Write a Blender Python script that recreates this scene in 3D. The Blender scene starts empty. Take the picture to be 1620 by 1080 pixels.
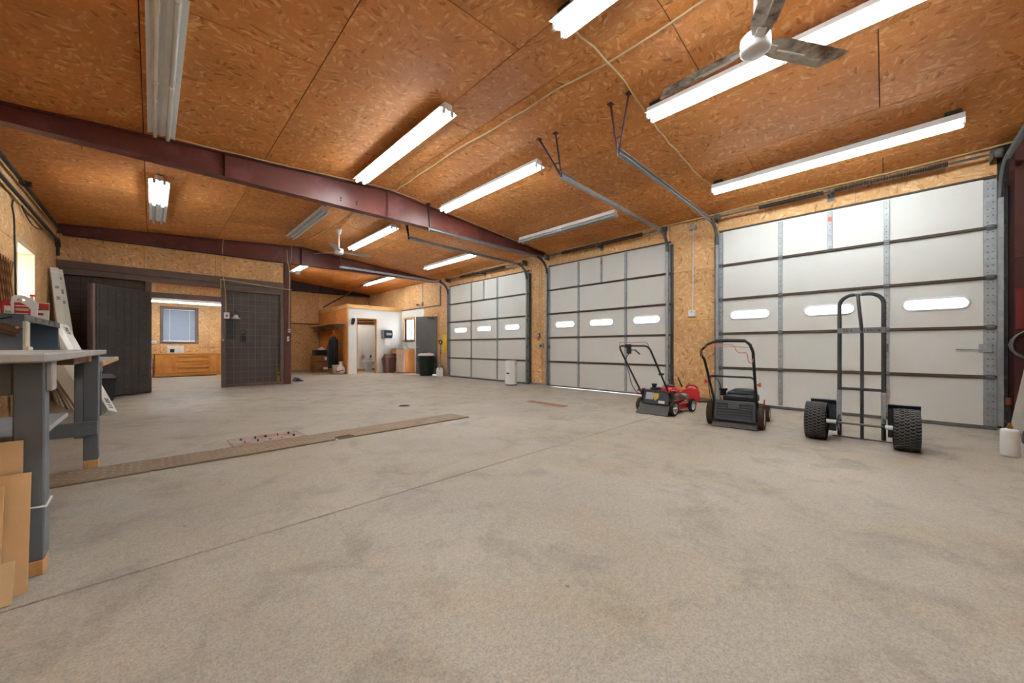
import bpy, bmesh, math, random
from mathutils import Vector, Matrix, Euler
R = math.radians
random.seed(7)
SC = bpy.context.scene
COL = SC.collection

# ---------------------------------------------------------------- camera, sky, exposure
CAM_H = 0.994
cam_data = bpy.data.cameras.new('camera')
cam_data.sensor_width = 36.0
cam_data.lens = 580.0 / 1620.0 * 36.0
cam_data.shift_y = 9.0 / 1620.0
cam_data.clip_start = 0.05
cam = bpy.data.objects.new('camera', cam_data)
COL.objects.link(cam)
cam.location = (0, 0, CAM_H)
cam.rotation_euler = (R(90), 0, R(-44.5))
SC.camera = cam

world = bpy.data.worlds.new('overcast_sky')
SC.world = world
world.use_nodes = True
wb = world.node_tree.nodes['Background']
wb.inputs[0].default_value = (0.86, 0.92, 1.0, 1)
wb.inputs[1].default_value = 4.0

TUBE_LIGHT = 27.0
SC.view_settings.view_transform = 'Standard'
SC.view_settings.look = 'None'
SC.view_settings.gamma = 1.0
SC.view_settings.use_curve_mapping = False
SC.view_settings.exposure = 1.36
SC.cycles.adaptive_threshold = 0.05
SC.cycles.max_bounces = 8
SC.cycles.glossy_bounces = 3

# ---------------------------------------------------------------- material helpers
def srgb(r, g, b):
    f = lambda c: c / 12.92 if c <= .04045 else ((c + .055) / 1.055) ** 2.4
    return (f(r / 255), f(g / 255), f(b / 255), 1)

MATS = {}
class NT:
    def __init__(s, name):
        s.m = bpy.data.materials.new(name); s.m.use_nodes = True
        s.t = s.m.node_tree; s.n = s.t.nodes; s.l = s.t.links
        s.p = s.n['Principled BSDF']; s.out = s.n['Material Output']
    def add(s, typ, **kw):
        nd = s.n.new(typ)
        for k, v in kw.items():
            if k.startswith('i_'):
                key = k[2:]
                key = int(key) if key.isdigit() else key
                s.put(nd, key, v)
            else:
                setattr(nd, k, v)
        return nd
    def put(s, nd, key, v):
        if hasattr(v, 'links') or isinstance(v, bpy.types.NodeSocket):
            s.l.new(v, nd.inputs[key])
        else:
            nd.inputs[key].default_value = v
    def ramp(s, fac, stops, interp='LINEAR'):
        nd = s.n.new('ShaderNodeValToRGB'); cr = nd.color_ramp; cr.interpolation = interp
        while len(cr.elements) < len(stops): cr.elements.new(.5)
        for e, (p, c) in zip(cr.elements, stops):
            e.position = p; e.color = c if hasattr(c, '__len__') else (c, c, c, 1)
        s.l.new(fac, nd.inputs[0]); return nd.outputs[0]
    def math(s, op, a, b=0.0, clamp=False):
        nd = s.n.new('ShaderNodeMath'); nd.operation = op; nd.use_clamp = clamp
        s.put(nd, 0, a); s.put(nd, 1, b); return nd.outputs[0]
    def mix(s, fac, a, b, mode='MIX'):
        nd = s.n.new('ShaderNodeMix'); nd.data_type = 'RGBA'; nd.blend_type = mode
        s.put(nd, 0, fac); s.put(nd, 6, a); s.put(nd, 7, b); return nd.outputs[2]
    def noise(s, vec, scale, detail=3.0, rough=.55, dist=0.0):
        nd = s.n.new('ShaderNodeTexNoise')
        if vec is not None: s.l.new(vec, nd.inputs['Vector'])
        nd.inputs['Scale'].default_value = scale; nd.inputs['Detail'].default_value = detail
        nd.inputs['Roughness'].default_value = rough; nd.inputs['Distortion'].default_value = dist
        return nd
    def voro(s, vec, scale, dim='2D', feature='F1'):
        nd = s.n.new('ShaderNodeTexVoronoi'); nd.voronoi_dimensions = dim; nd.feature = feature
        s.l.new(vec, nd.inputs['Vector']); nd.inputs['Scale'].default_value = scale
        return nd
    def mapping(s, vec, rot=(0,0,0), scale=(1,1,1), loc=(0,0,0)):
        nd = s.n.new('ShaderNodeMapping'); nd.vector_type = 'TEXTURE'; scale = tuple(1/q for q in scale)
        s.put(nd, 'Vector', vec)
        nd.inputs['Rotation'].default_value = rot; nd.inputs['Scale'].default_value = scale
        nd.inputs['Location'].default_value = loc
        return nd.outputs[0]
    def bump(s, h, strength=.3, dist=.01):
        nd = s.n.new('ShaderNodeBump'); nd.inputs['Strength'].default_value = strength
        nd.inputs['Distance'].default_value = dist
        s.l.new(h, nd.inputs['Height']); s.l.new(nd.outputs[0], s.p.inputs['Normal'])
    def coords(s, kind='Object', rnd=True):
        tc = s.n.new('ShaderNodeTexCoord')
        if not rnd: return tc.outputs[kind]
        oi = s.n.new('ShaderNodeObjectInfo')
        mu = s.math('MULTIPLY', oi.outputs['Random'], 57.0)
        va = s.n.new('ShaderNodeVectorMath'); va.operation = 'ADD'
        s.l.new(tc.outputs[kind], va.inputs[0])
        cb = s.n.new('ShaderNodeCombineXYZ'); s.l.new(mu, cb.inputs[0]); s.l.new(mu, cb.inputs[1]); s.l.new(mu, cb.inputs[2])
        s.l.new(cb.outputs[0], va.inputs[1])
        return va.outputs[0]

def plain(name, rgb, rough=.5, metal=0.0, var=.12, vscale=6.0, spec=.5, bump=0.0, bscale=60.0, dirt=None, coat=0.0):
    """painted / plastic / metal surface with slight procedural variation"""
    if name in MATS: return MATS[name]
    t = NT(name); c = srgb(*rgb)
    v = t.coords('Object')
    nz = t.noise(v, vscale, 4)
    f = t.ramp(nz.outputs[0], [(.3, 1 - var), (.7, 1 + var * .5)])
    col = t.mix(1.0, c, f, 'MULTIPLY')
    if dirt:
        n2 = t.noise(v, dirt[1], 5, .65)
        m = t.ramp(n2.outputs[0], [(dirt[2], 0), (min(dirt[2] + .16, 1), dirt[3])])
        col = t.mix(m, col, srgb(*dirt[0]))
    t.l.new(col, t.p.inputs['Base Color'])
    rr = t.ramp(nz.outputs[0], [(.3, min(rough * 1.12, 1)), (.7, rough * .9)])
    t.l.new(rr, t.p.inputs['Roughness'])
    t.p.inputs['Metallic'].default_value = metal
    t.p.inputs['Specular IOR Level'].default_value = spec
    t.p.inputs['Coat Weight'].default_value = coat
    if bump:
        t.bump(t.noise(v, bscale, 3).outputs[0], bump, .004)
    MATS[name] = t.m
    return t.m

def osb(name, dark, mid, light, pale, stain=(96, 48, 20), stain_amt=.5):
    t = NT(name)
    v = t.coords('UV')
    wn = t.noise(v, 5.0, 2)
    wv = t.n.new('ShaderNodeVectorMath'); wv.operation = 'MULTIPLY_ADD'
    t.l.new(wn.outputs['Color'], wv.inputs[0]); wv.inputs[1].default_value = (.05, .05, 0)
    t.l.new(v, wv.inputs[2]); v2 = wv.outputs[0]
    lay = []
    for k, (ang, sx, sy) in enumerate([(8, 15, 38), (98, 16, 42), (143, 14, 36), (50, 18, 33)]):
        m = t.mapping(v2, (0, 0, R(ang)), (sx, sy, 1), (k * 3.7, k * 1.9, 0))
        vo = t.voro(m, 1.0)
        lay.append(t.n.new('ShaderNodeSeparateColor'))
        t.l.new(vo.outputs['Color'], lay[-1].inputs[0])
    sel = t.voro(v, 9.0)
    ss = t.n.new('ShaderNodeSeparateColor'); t.l.new(sel.outputs['Color'], ss.inputs[0])
    val = lay[0].outputs[0]
    for k, th in ((1, .28), (2, .55), (3, .78)):
        g = t.math('GREATER_THAN', lay[k].outputs[1], .5)
        g2 = t.math('GREATER_THAN', ss.outputs[0], th)
        mx = t.n.new('ShaderNodeMix'); mx.data_type = 'FLOAT'
        t.l.new(g2, mx.inputs[0]); t.l.new(val, mx.inputs[2]); t.l.new(lay[k].outputs[0], mx.inputs[3])
        val = mx.outputs[0]
    col = t.ramp(val, [(0.0, srgb(*dark)), (.10, srgb(*mid)), (.55, srgb(*mid)), (.84, srgb(*light)), (1.0, srgb(*pale))])
    # fine grain inside flakes
    gr = t.noise(t.mapping(v, (0, 0, .3), (60, 160, 1)), 1.0, 2)
    col = t.mix(1.0, col, t.ramp(gr.outputs[0], [(.3, .86), (.7, 1.08)]), 'MULTIPLY')
    # big tonal clouds and a few dark resin stains
    cl = t.noise(v, 1.1, 3)
    col = t.mix(1.0, col, t.ramp(cl.outputs[0], [(.3, .84), (.7, 1.08)]), 'MULTIPLY')
    st = t.noise(t.mapping(v, (0, 0, .2), (3.0, 7.0, 1)), 1.0, 5, .7)
    col = t.mix(t.ramp(st.outputs[0], [(.69, 0), (.78, stain_amt)]), col, srgb(*stain))
    oi = t.n.new('ShaderNodeObjectInfo')
    col = t.mix(1.0, col, t.ramp(oi.outputs['Random'], [(0, .90), (1, 1.07)]), 'MULTIPLY')
    t.l.new(col, t.p.inputs['Base Color'])
    t.p.inputs['Roughness'].default_value = .62
    t.p.inputs['Specular IOR Level'].default_value = .25
    MATS[name] = t.m
    return t.m

def wood(name, c1, c2, scale=7.0, rough=.5, axis='X', spec=.4):
    if name in MATS: return MATS[name]
    t = NT(name); v = t.coords('Object')
    sc = {'X': (.6, 6, 6), 'Y': (6, .6, 6), 'Z': (6, 6, .6)}[axis]
    n = t.noise(t.mapping(v, (0, 0, 0), tuple(q * scale / 5 for q in sc)), 1.0, 5, .6, .6)
    col = t.ramp(n.outputs[0], [(.3, srgb(*c1)), (.7, srgb(*c2))])
    n2 = t.noise(v, 2.0, 2)
    col = t.mix(1.0, col, t.ramp(n2.outputs[0], [(.3, .88), (.7, 1.08)]), 'MULTIPLY')
    t.l.new(col, t.p.inputs['Base Color']); t.p.inputs['Roughness'].default_value = rough
    t.p.inputs['Specular IOR Level'].default_value = spec
    t.bump(n.outputs[0], .12, .002)
    MATS[name] = t.m
    return t.m

def emit(name, rgb, strength):
    t = NT(name)
    t.p.inputs['Base Color'].default_value = (.9, .9, .9, 1)
    t.p.inputs['Emission Color'].default_value = (*rgb, 1)
    t.p.inputs['Emission Strength'].default_value = strength
    MATS[name] = t.m
    return t.m

def glass(name, tint=(1, 1, 1), rough=.05, alpha=.25):
    t = NT(name)
    tr = t.n.new('ShaderNodeBsdfTransparent'); tr.inputs[0].default_value = (*tint, 1)
    gl = t.n.new('ShaderNodeBsdfGlossy'); gl.inputs['Roughness'].default_value = rough
    tl = t.n.new('ShaderNodeBsdfTranslucent'); tl.inputs[0].default_value = (*tint, 1)
    nz = t.noise(t.coords('Object'), 9.0, 3)
    m0 = t.n.new('ShaderNodeMixShader'); t.l.new(t.ramp(nz.outputs[0], [(.3, alpha * .7), (.7, alpha * 1.3)]), m0.inputs[0])
    t.l.new(tr.outputs[0], m0.inputs[1]); t.l.new(tl.outputs[0], m0.inputs[2])
    fr = t.n.new('ShaderNodeValue'); fr.outputs[0].default_value = .05
    m1 = t.n.new('ShaderNodeMixShader'); t.l.new(fr.outputs[0], m1.inputs[0])
    t.l.new(m0.outputs[0], m1.inputs[1]); t.l.new(gl.outputs[0], m1.inputs[2])
    t.l.new(m1.outputs[0], t.out.inputs['Surface'])
    MATS[name] = t.m
    return t.m

# ---------------------------------------------------------------- mesh builder
ORG = {}
class MB:
    def __init__(s): s.v = []; s.f = []; s.sm = []
    def add(s, verts, faces, smooth=False, M=None):
        o = len(s.v)
        for p in verts:
            p = Vector(p)
            s.v.append(M @ p if M is not None else p)
        for fc in faces:
            s.f.append([i + o for i in fc]); s.sm.append(smooth)
        return s
    def bx(s, x0, x1, y0, y1, z0, z1, M=None):
        x0, x1 = min(x0, x1), max(x0, x1); y0, y1 = min(y0, y1), max(y0, y1); z0, z1 = min(z0, z1), max(z0, z1)
        v = [(x0,y0,z0),(x1,y0,z0),(x1,y1,z0),(x0,y1,z0),(x0,y0,z1),(x1,y0,z1),(x1,y1,z1),(x0,y1,z1)]
        return s.add(v, [(0,3,2,1),(4,5,6,7),(0,1,5,4),(1,2,6,5),(2,3,7,6),(3,0,4,7)], False, M)
    def cb(s, x0, x1, y0, y1, z0, z1, b=.01, M=None, smooth=False):
        """chamfered box"""
        x0, x1 = min(x0, x1), max(x0, x1); y0, y1 = min(y0, y1), max(y0, y1); z0, z1 = min(z0, z1), max(z0, z1)
        b = min(b, (x1-x0)*.45, (y1-y0)*.45, (z1-z0)*.45)
        vs = []; idx = {}
        for ix, X in ((0, x0), (1, x1)):
            for iy, Y in ((0, y0), (1, y1)):
                for iz, Z in ((0, z0), (1, z1)):
                    dx = b if ix == 0 else -b; dy = b if iy == 0 else -b; dz = b if iz == 0 else -b
                    idx[ix,iy,iz,0] = len(vs); vs.append((X, Y+dy, Z+dz))
                    idx[ix,iy,iz,1] = len(vs); vs.append((X+dx, Y, Z+dz))
                    idx[ix,iy,iz,2] = len(vs); vs.append((X+dx, Y+dy, Z))
        q = [(0,0),(1,0),(1,1),(0,1)]
        fs = []
        for i in (0, 1):
            fs.append([idx[i,a,c,0] for a, c in q]); fs.append([idx[a,i,c,1] for a, c in q]); fs.append([idx[a,c,i,2] for a, c in q])
        for a in (0, 1):
            for c in (0, 1):
                fs.append([idx[a,c,0,0], idx[a,c,1,0], idx[a,c,1,1], idx[a,c,0,1]])
                fs.append([idx[a,0,c,0], idx[a,1,c,0], idx[a,1,c,2], idx[a,0,c,2]])
                fs.append([idx[0,a,c,1], idx[1,a,c,1], idx[1,a,c,2], idx[0,a,c,2]])
                for e in (0, 1): fs.append([idx[a,c,e,0], idx[a,c,e,1], idx[a,c,e,2]])
        ctr = Vector(((x0+x1)/2, (y0+y1)/2, (z0+z1)/2)); out = []
        for fc in fs:
            p = [Vector(vs[i]) for i in fc]
            n = (p[1]-p[0]).cross(p[2]-p[0]); c = sum(p, Vector()) / len(p) - ctr
            out.append(fc if n.dot(c) > 0 else fc[::-1])
        return s.add(vs, out, smooth, M)
    def cyl(s, p0, p1, r, n=12, r2=None, cap=True, M=None):
        p0 = Vector(p0); p1 = Vector(p1); r2 = r if r2 is None else r2
        d = (p1 - p0).normalized(); a = Vector((0,0,1)) if abs(d.z) < .9 else Vector((1,0,0))
        u = d.cross(a).normalized(); w = d.cross(u)
        c = [(math.cos(2*math.pi*i/n), math.sin(2*math.pi*i/n)) for i in range(n)]
        A = [p0 + (u*x + w*y)*r for x, y in c]; B = [p1 + (u*x + w*y)*r2 for x, y in c]
        s.add(A + B, [(i, (i+1)%n, n+(i+1)%n, n+i) for i in range(n)], True, M)
        if cap:
            s.add(A, [tuple(range(n))[::-1]], False, M); s.add(B, [tuple(range(n))], False, M)
        return s
    def tube(s, pts, r, n=8, M=None, closed=False, cap=True):
        pts = [Vector(p) for p in pts]; rings = []; m = len(pts); u = None
        for i, p in enumerate(pts):
            if closed: d = pts[(i+1) % m] - pts[i-1]
            else: d = pts[min(i+1, m-1)] - pts[max(i-1, 0)]
            d.normalize()
            if u is None:
                a = Vector((0,0,1)) if abs(d.z) < .9 else Vector((1,0,0)); u = d.cross(a).normalized()
            else:
                u = (u - d * u.dot(d)).normalized()
            w = d.cross(u)
            k = 1.0
            if 0 < i < m-1 and not closed:
                e1 = (pts[i]-pts[i-1]).normalized(); e2 = (pts[i+1]-pts[i]).normalized()
                k = 1 / max(.6, math.sqrt(max(.01, (1+e1.dot(e2))/2)))
            rr = r[i] if hasattr(r, '__len__') else r
            rings.append([p + (u*math.cos(2*math.pi*j/n) + w*math.sin(2*math.pi*j/n)) * rr * (1 if k == 1 else 1) for j in range(n)])
        V = [q for rg in rings for q in rg]; F = []
        for i in range(m if closed else m-1):
            a = i*n; b = ((i+1) % m)*n
            for j in range(n): F.append((a+j, a+(j+1)%n, b+(j+1)%n, b+j))
        s.add(V, F, True, M)
        if cap and not closed:
            s.add(rings[0], [tuple(range(n))[::-1]], False, M); s.add(rings[-1], [tuple(range(n))], False, M)
        return s
    def lathe(s, prof, c=(0,0,0), n=24, M=None, axis='Z', smooth=True, ang=2*math.pi):
        """prof: list of (radius, height)"""
        c = Vector(c); V = []; F = []; m = len(prof)
        for i in range(n):
            a = ang*i/n; x, y = math.cos(a), math.sin(a)
            for (r, h) in prof:
                p = (r*x, r*y, h) if axis == 'Z' else ((h, r*x, r*y) if axis == 'X' else (r*y, h, r*x))
                V.append(c + Vector(p))
        for i in range(n):
            a = i*m; b = ((i+1)%n)*m
            for j in range(m-1): F.append((a+j, b+j, b+j+1, a+j+1))
        return s.add(V, F, smooth, M)
    def prism(s, poly, a, b, axis='Z', M=None, smooth=False):
        """extrude a 2d polygon along axis. axis Z:(x,y) Y:(x,z) X:(y,z)"""
        def P(p, h): return {'Z': (p[0], p[1], h), 'Y': (p[0], h, p[1]), 'X': (h, p[0], p[1])}[axis]
        n = len(poly); A = [P(p, a) for p in poly]; B = [P(p, b) for p in poly]
        s.add(A + B, [(i, (i+1)%n, n+(i+1)%n, n+i) for i in range(n)], smooth, M)
        s.add(A, [tuple(range(n))[::-1]], False, M); s.add(B, [tuple(range(n))], False, M)
        return s
    def sphere(s, c, r, n=12, m=8, sc=(1,1,1), M=None):
        prof = [(math.sin(math.pi*j/m)*r, -math.cos(math.pi*j/m)*r) for j in range(m+1)]
        V = []; c = Vector(c)
        for i in range(n):
            a = 2*math.pi*i/n
            for (q, h) in prof: V.append(c + Vector((q*math.cos(a)*sc[0], q*math.sin(a)*sc[1], h*sc[2])))
        F = []
        for i in range(n):
            a = i*(m+1); b = ((i+1)%n)*(m+1)
            for j in range(m): F.append((a+j, b+j, b+j+1, a+j+1))
        return s.add(V, F, True, M)
    def build(s, name, mat, parent=None, local=False, recalc=True):
        vs = s.v; loc = Vector((0,0,0))
        if parent is not None:
            if not local:
                og = ORG.get(parent.name, Vector()); vs = [p - og for p in vs]
        else:
            lo = Vector((min(p.x for p in vs), min(p.y for p in vs), min(p.z for p in vs)))
            hi = Vector((max(p.x for p in vs), max(p.y for p in vs), max(p.z for p in vs)))
            loc = Vector(((lo.x+hi.x)/2, (lo.y+hi.y)/2, lo.z)); vs = [p - loc for p in vs]
        me = bpy.data.meshes.new(name)
        me.from_pydata([tuple(p) for p in vs], [], s.f)
        me.polygons.foreach_set('use_smooth', s.sm)
        if recalc:
            bm = bmesh.new(); bm.from_mesh(me); bmesh.ops.recalc_face_normals(bm, faces=bm.faces); bm.to_mesh(me); bm.free()
        uv = me.uv_layers.new(name='UVMap').data
        for p in me.polygons:
            n = p.normal; ax = max(range(3), key=lambda i: abs(n[i]))
            i, j = ((1, 2), (0, 2), (0, 1))[ax]
            for li in p.loop_indices:
                co = me.vertices[me.loops[li].vertex_index].co
                uv[li].uv = (co[i], co[j])
        me.materials.append(mat)
        o = bpy.data.objects.new(name, me); COL.objects.link(o)
        if parent is not None:
            o.parent = parent; ORG[o.name] = ORG.get(parent.name, Vector())
        else:
            o.location = loc; ORG[o.name] = loc
        return o

def tag(o, label=None, cat=None, group=None, kind=None):
    if label: o['label'] = label
    if cat: o['category'] = cat
    if group: o['group'] = group
    if kind: o['kind'] = kind
    return o
def thing(name, label, cat, loc=(0,0,0), rz=0.0, group=None, kind=None):
    o = bpy.data.objects.new(name, None); COL.objects.link(o)
    o.empty_display_size = .1
    o.location = loc; o.rotation_euler = (0, 0, rz); ORG[o.name] = Vector(loc)
    return tag(o, label, cat, group, kind)
def copy_tree(o, parent=None):
    c = o.copy(); COL.objects.link(c); c.parent = parent
    for ch in list(o.children): copy_tree(ch, c)
    return c
def clone(o, parent, loc, rot=(0,0,0), name=None):
    c = o.copy(); COL.objects.link(c); c.parent = parent; c.location = loc; c.rotation_euler = rot
    return c
def lettering(s, size, mat, parent, M, ext=.0006, bold=False):
    cu = bpy.data.curves.new('lettering', 'FONT'); cu.body = s; cu.size = size; cu.extrude = ext
    cu.align_x = 'CENTER'; cu.align_y = 'CENTER'
    if bold: cu.offset = size * .02
    t = bpy.data.objects.new('tmp', cu); COL.objects.link(t)
    bpy.context.view_layer.update()
    me = bpy.data.meshes.new_from_object(t.evaluated_get(bpy.context.evaluated_depsgraph_get()))
    bpy.data.objects.remove(t); bpy.data.curves.remove(cu)
    me.transform(M); me.materials.clear(); me.materials.append(mat)
    o = bpy.data.objects.new('lettering', me); COL.objects.link(o); o.parent = parent
    ORG[o.name] = ORG.get(parent.name, Vector())
    return o
def arc(c, r, a0, a1, n, plane='XZ'):
    out = []
    for i in range(n+1):
        a = R(a0 + (a1-a0)*i/n); x, y = math.cos(a)*r, math.sin(a)*r
        out.append({'XZ': (c[0]+x, c[1], c[2]+y), 'YZ': (c[0], c[1]+x, c[2]+y), 'XY': (c[0]+x, c[1]+y, c[2])}[plane])
    return out
def smooth_path(pts, k=4):
    """catmull-rom"""
    P = [Vector(p) for p in pts]; out = []
    for i in range(len(P)-1):
        a, b, c, d = P[max(i-1,0)], P[i], P[i+1], P[min(i+2,len(P)-1)]
        for j in range(k):
            t = j/k
            out.append(.5*((2*b) + (c-a)*t + (2*a-5*b+4*c-d)*t*t + (3*b-a-3*c+d)*t**3))
    out.append(P[-1]); return out

# ---------------------------------------------------------------- materials
M_CEIL = osb('osb_ceiling', (178, 106, 50), (215, 139, 73), (223, 150, 85), (236, 176, 116), (128, 66, 30), .55)
M_WALL = osb('osb_wall', (174, 122, 74), (212, 162, 108), (220, 173, 120), (231, 192, 144), (128, 74, 38), .55)
def concrete():
    t = NT('concrete'); v = t.coords('Object', False)
    n1 = t.noise(v, .55, 3, .6); n2 = t.noise(v, 3.2, 5, .65, .4); n3 = t.noise(v, 45, 2, .6)
    n4 = t.noise(t.mapping(v, (0,0,.5), (1.4, .5, 1)), 1.0, 4, .65, .5); n5 = t.noise(v, 9, 3, .7)
    col = t.ramp(n1.outputs[0], [(.3, srgb(160, 149, 136)), (.5, srgb(172, 161, 147)), (.7, srgb(181, 169, 153))])
    col = t.mix(t.ramp(n4.outputs[0], [(.46, 0), (.66, .55)]), col, srgb(170, 152, 124))     # tan dust
    col = t.mix(t.ramp(n2.outputs[0], [(.52, 0), (.70, .42)]), col, srgb(126, 119, 112))     # grey scuffs
    col = t.mix(t.ramp(n5.outputs[0], [(.68, 0), (.80, .5)]), col, srgb(184, 168, 142))
    col = t.mix(1.0, col, t.ramp(n3.outputs[0], [(.3, .90), (.7, 1.06)]), 'MULTIPLY')
    n6 = t.noise(v, 130, 1, .7); n7 = t.noise(v, 210, 1, .6)
    col = t.mix(1.0, col, t.ramp(n6.outputs[0], [(.32, .80), (.5, 1.0), (.70, 1.12)]), 'MULTIPLY')   # sandy grain
    col = t.mix(t.ramp(n7.outputs[0], [(.62, 0), (.72, .5)]), col, srgb(198, 178, 146))
    vo = t.voro(v, 3.0, '3D'); sp = t.ramp(vo.outputs['Distance'], [(.018, .6), (.03, 0)])
    col = t.mix(sp, col, srgb(92, 76, 64))                                                  # scattered drops
    t.l.new(col, t.p.inputs['Base Color'])
    t.l.new(t.ramp(n2.outputs[0], [(.3, .48), (.7, .68)]), t.p.inputs['Roughness'])
    t.p.inputs['Specular IOR Level'].default_value = .35
    t.bump(n3.outputs[0], .10, .003)
    return t.m
M_CONC = concrete()
M_DARKGAP = plain('joint_filler', (98, 76, 54), .9)
M_DECK = plain('roof_deck', (60, 44, 32), .9)
M_SIDING = plain('steel_siding', (150, 150, 148), .6)
M_REDSTEEL = plain('red_oxide_steel', (112, 58, 48), .42, 0, .16, 3.0, .5, dirt=((150, 92, 92), 2.2, .52, .45))
M_DKRED = plain('dark_red_steel', (74, 34, 28), .5, 0, .18, 3.0, .4)
M_BROWN = plain('brown_painted_wood', (112, 92, 82), .6, 0, .15, 4.0, .3)
M_DARKPANEL = plain('dark_panel', (98, 88, 82), .75, 0, .15, 3.0, .2)
M_LEAF = plain('leaf_panel', (74, 68, 64), .6, 0, .2, 2.5, .3, dirt=((104, 94, 86), 14, .68, .35))
M_WIRE = plain('steel_wire', (126, 118, 114), .5, .3)
M_DOORWHITE = plain('door_white', (209, 205, 198), .5, 0, .035, 1.5, .4, dirt=((176, 166, 150), 2.6, .70, .30))
M_GALV = plain('galvanized', (158, 160, 160), .48, .45, .16, 14, .5)
M_GALVD = plain('galvanized_dull', (112, 112, 110), .5, .55, .18, 10, .5)
M_RAIL = plain('door_rail', (86, 74, 64), .8, 0, .15, 4, .1)
M_BLACK = plain('black_plastic', (30, 30, 32), .5, 0, .15)
M_BLACKMET = plain('black_metal', (44, 44, 46), .45, .2, .15)
M_GUN = plain('gunmetal_paint', (72, 72, 76), .42, .25, .14, 9)
M_RUBBER = plain('rubber', (38, 36, 36), .75, 0, .2, 9, .3, dirt=((120, 106, 92), 7, .50, .45))
M_TIREDUST = plain('dusty_rubber', (74, 62, 52), .85, 0, .2, 9, .2)
M_WHITE = plain('white_enamel', (232, 230, 226), .4, 0, .04, 4)
M_WHITEP = plain('white_plastic', (226, 226, 224), .45, 0, .04, 4)
M_REFL = plain('fixture_white', (246, 245, 242), .35, 0, .05, 8)
M_CREAM = plain('cream_cable', (206, 178, 132), .6, 0, .12, 8)
M_PAPER = plain('white_paper', (234, 232, 226), .7, 0, .05)
M_INK = plain('ink', (40, 42, 52), .6)
M_RED = plain('red_plastic', (190, 32, 38), .4, 0, .12, 5)
M_REDPAINT = plain('red_paint', (186, 34, 40), .35, .1, .12, 6)
M_ORANGE = plain('orange_plastic', (214, 96, 48), .45)
M_YELLOW = plain('yellow_plastic', (224, 186, 44), .5)
M_GREYW = plain('grey_painted_wood', (112, 116, 120), .55, 0, .14, 5, .35, dirt=((160, 158, 154), 7, .66, .35))
M_GREYTOP = plain('grey_bench_top', (172, 170, 168), .4, 0, .10, 4, .5)
M_BLUEGREY = plain('blue_grey_paint', (96, 106, 118), .55, 0, .12, 4)
M_LUMBER = wood('lumber', (196, 142, 84), (222, 172, 112), 7)
M_LUMBERZ = wood('lumber_upright', (196, 140, 84), (218, 166, 110), 7, axis='Z')
M_OAK = wood('oak_cabinet', (190, 116, 48), (216, 146, 74), 7, .4)
M_OAKZ = wood('oak_upright', (190, 116, 48), (216, 146, 74), 7, .4, 'Z')
M_CARD = plain('cardboard', (222, 184, 138), .8, 0, .10, 5, .2)
M_CARDD = plain('cardboard_brown', (150, 106, 72), .8, 0, .12, 5, .2)
M_RUST = plain('rusty_plate', (146, 126, 102), .65, .1, .2, 6, .3, dirt=((138, 92, 64), 3.0, .5, .5))
M_LUG = plain('worn_lugs', (176, 152, 122), .5, .3, .15, 9)
M_WALLWHITE = plain('white_painted_wall', (226, 222, 214), .6, 0, .05, 1.4, .3, dirt=((196, 186, 170), 1.8, .62, .3))
M_CHROME = plain('chrome', (200, 202, 204), .2, .9, .05)
M_TUBE_ON = emit('tube_lit', (.77, .90, 1.0), TUBE_LIGHT)
M_TUBE_DIM = emit('tube_dim', (1.0, .93, .86), TUBE_LIGHT * .12)
M_TUBE_OFF = plain('tube_unlit', (226, 224, 218), .25, 0, .03)
M_PANE = glass('door_pane', (.97, .98, 1), .08, .55)
M_GLASS = glass('window_glass', (.97, .98, .98), .02, .12)

# ================================================================ room shell
XR, XL, YF, YN = 7.28, -1.33, 17.05, -2.6
RX, ZE, ZR = 2.98, 3.42, 3.78
def ceilz(x): return ZR - (ZR - ZE) * abs(x - RX) / 4.3

PANEL_CACHE = {}
def panel_child(name, root, mat, normal, center, w, h, th=.012, roty=0.0, gap=.005):
    key = (normal, round(w, 3), round(h, 3), mat.name, th)
    loc = Vector(center) - ORG[root.name]
    if key in PANEL_CACHE:
        return clone(PANEL_CACHE[key], root, loc, (0, roty, 0))
    b = MB(); a = w/2 - gap/2; c = h/2 - gap/2; t = th/2
    if normal == 'X': b.cb(-t, t, -a, a, -c, c, .002)
    elif normal == 'Y': b.cb(-a, a, -t, t, -c, c, .002)
    else: b.cb(-a, a, -c, c, -t, t, .002)
    o = b.build(name, mat, root, local=True); o.location = loc; o.rotation_euler = (0, roty, 0)
    PANEL_CACHE[key] = o
    return o

def wall_cells(a_rng, z_rng, holes, max_a=None):
    A = sorted({*a_rng, *[h[0] for h in holes], *[h[1] for h in holes]}); A = [a for a in A if a_rng[0] <= a <= a_rng[1]]
    Z = sorted({*z_rng, *[h[2] for h in holes], *[h[3] for h in holes]}); Z = [z for z in Z if z_rng[0] <= z <= z_rng[1]]
    for i in range(len(A)-1):
        for j in range(len(Z)-1):
            ca, cz = (A[i]+A[i+1])/2, (Z[j]+Z[j+1])/2
            if not any(h[0] < ca < h[1] and h[2] < cz < h[3] for h in holes):
                yield A[i], A[i+1], Z[j], Z[j+1]

# ---- floor: slabs with open joints
b = MB(); b.bx(XL-.3, XR+.3, YN-.2, YF+.2, -.16, -.005)
floor = tag(b.build('floor', M_DARKGAP), 'dusty grey concrete garage floor with saw-cut joints', 'floor', kind='structure')
fy = [YN-.2, 2.325, 9.6, YF+.2]; fx = [XL-.3, XR+.3]
for i in range(3):
    bb = MB(); bb.cb(XL-.3, XR+.3, fy[i]+.005, fy[i+1]-.005, -.014, 0, .003); bb.build('floor_slab', M_CONC, floor)

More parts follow.
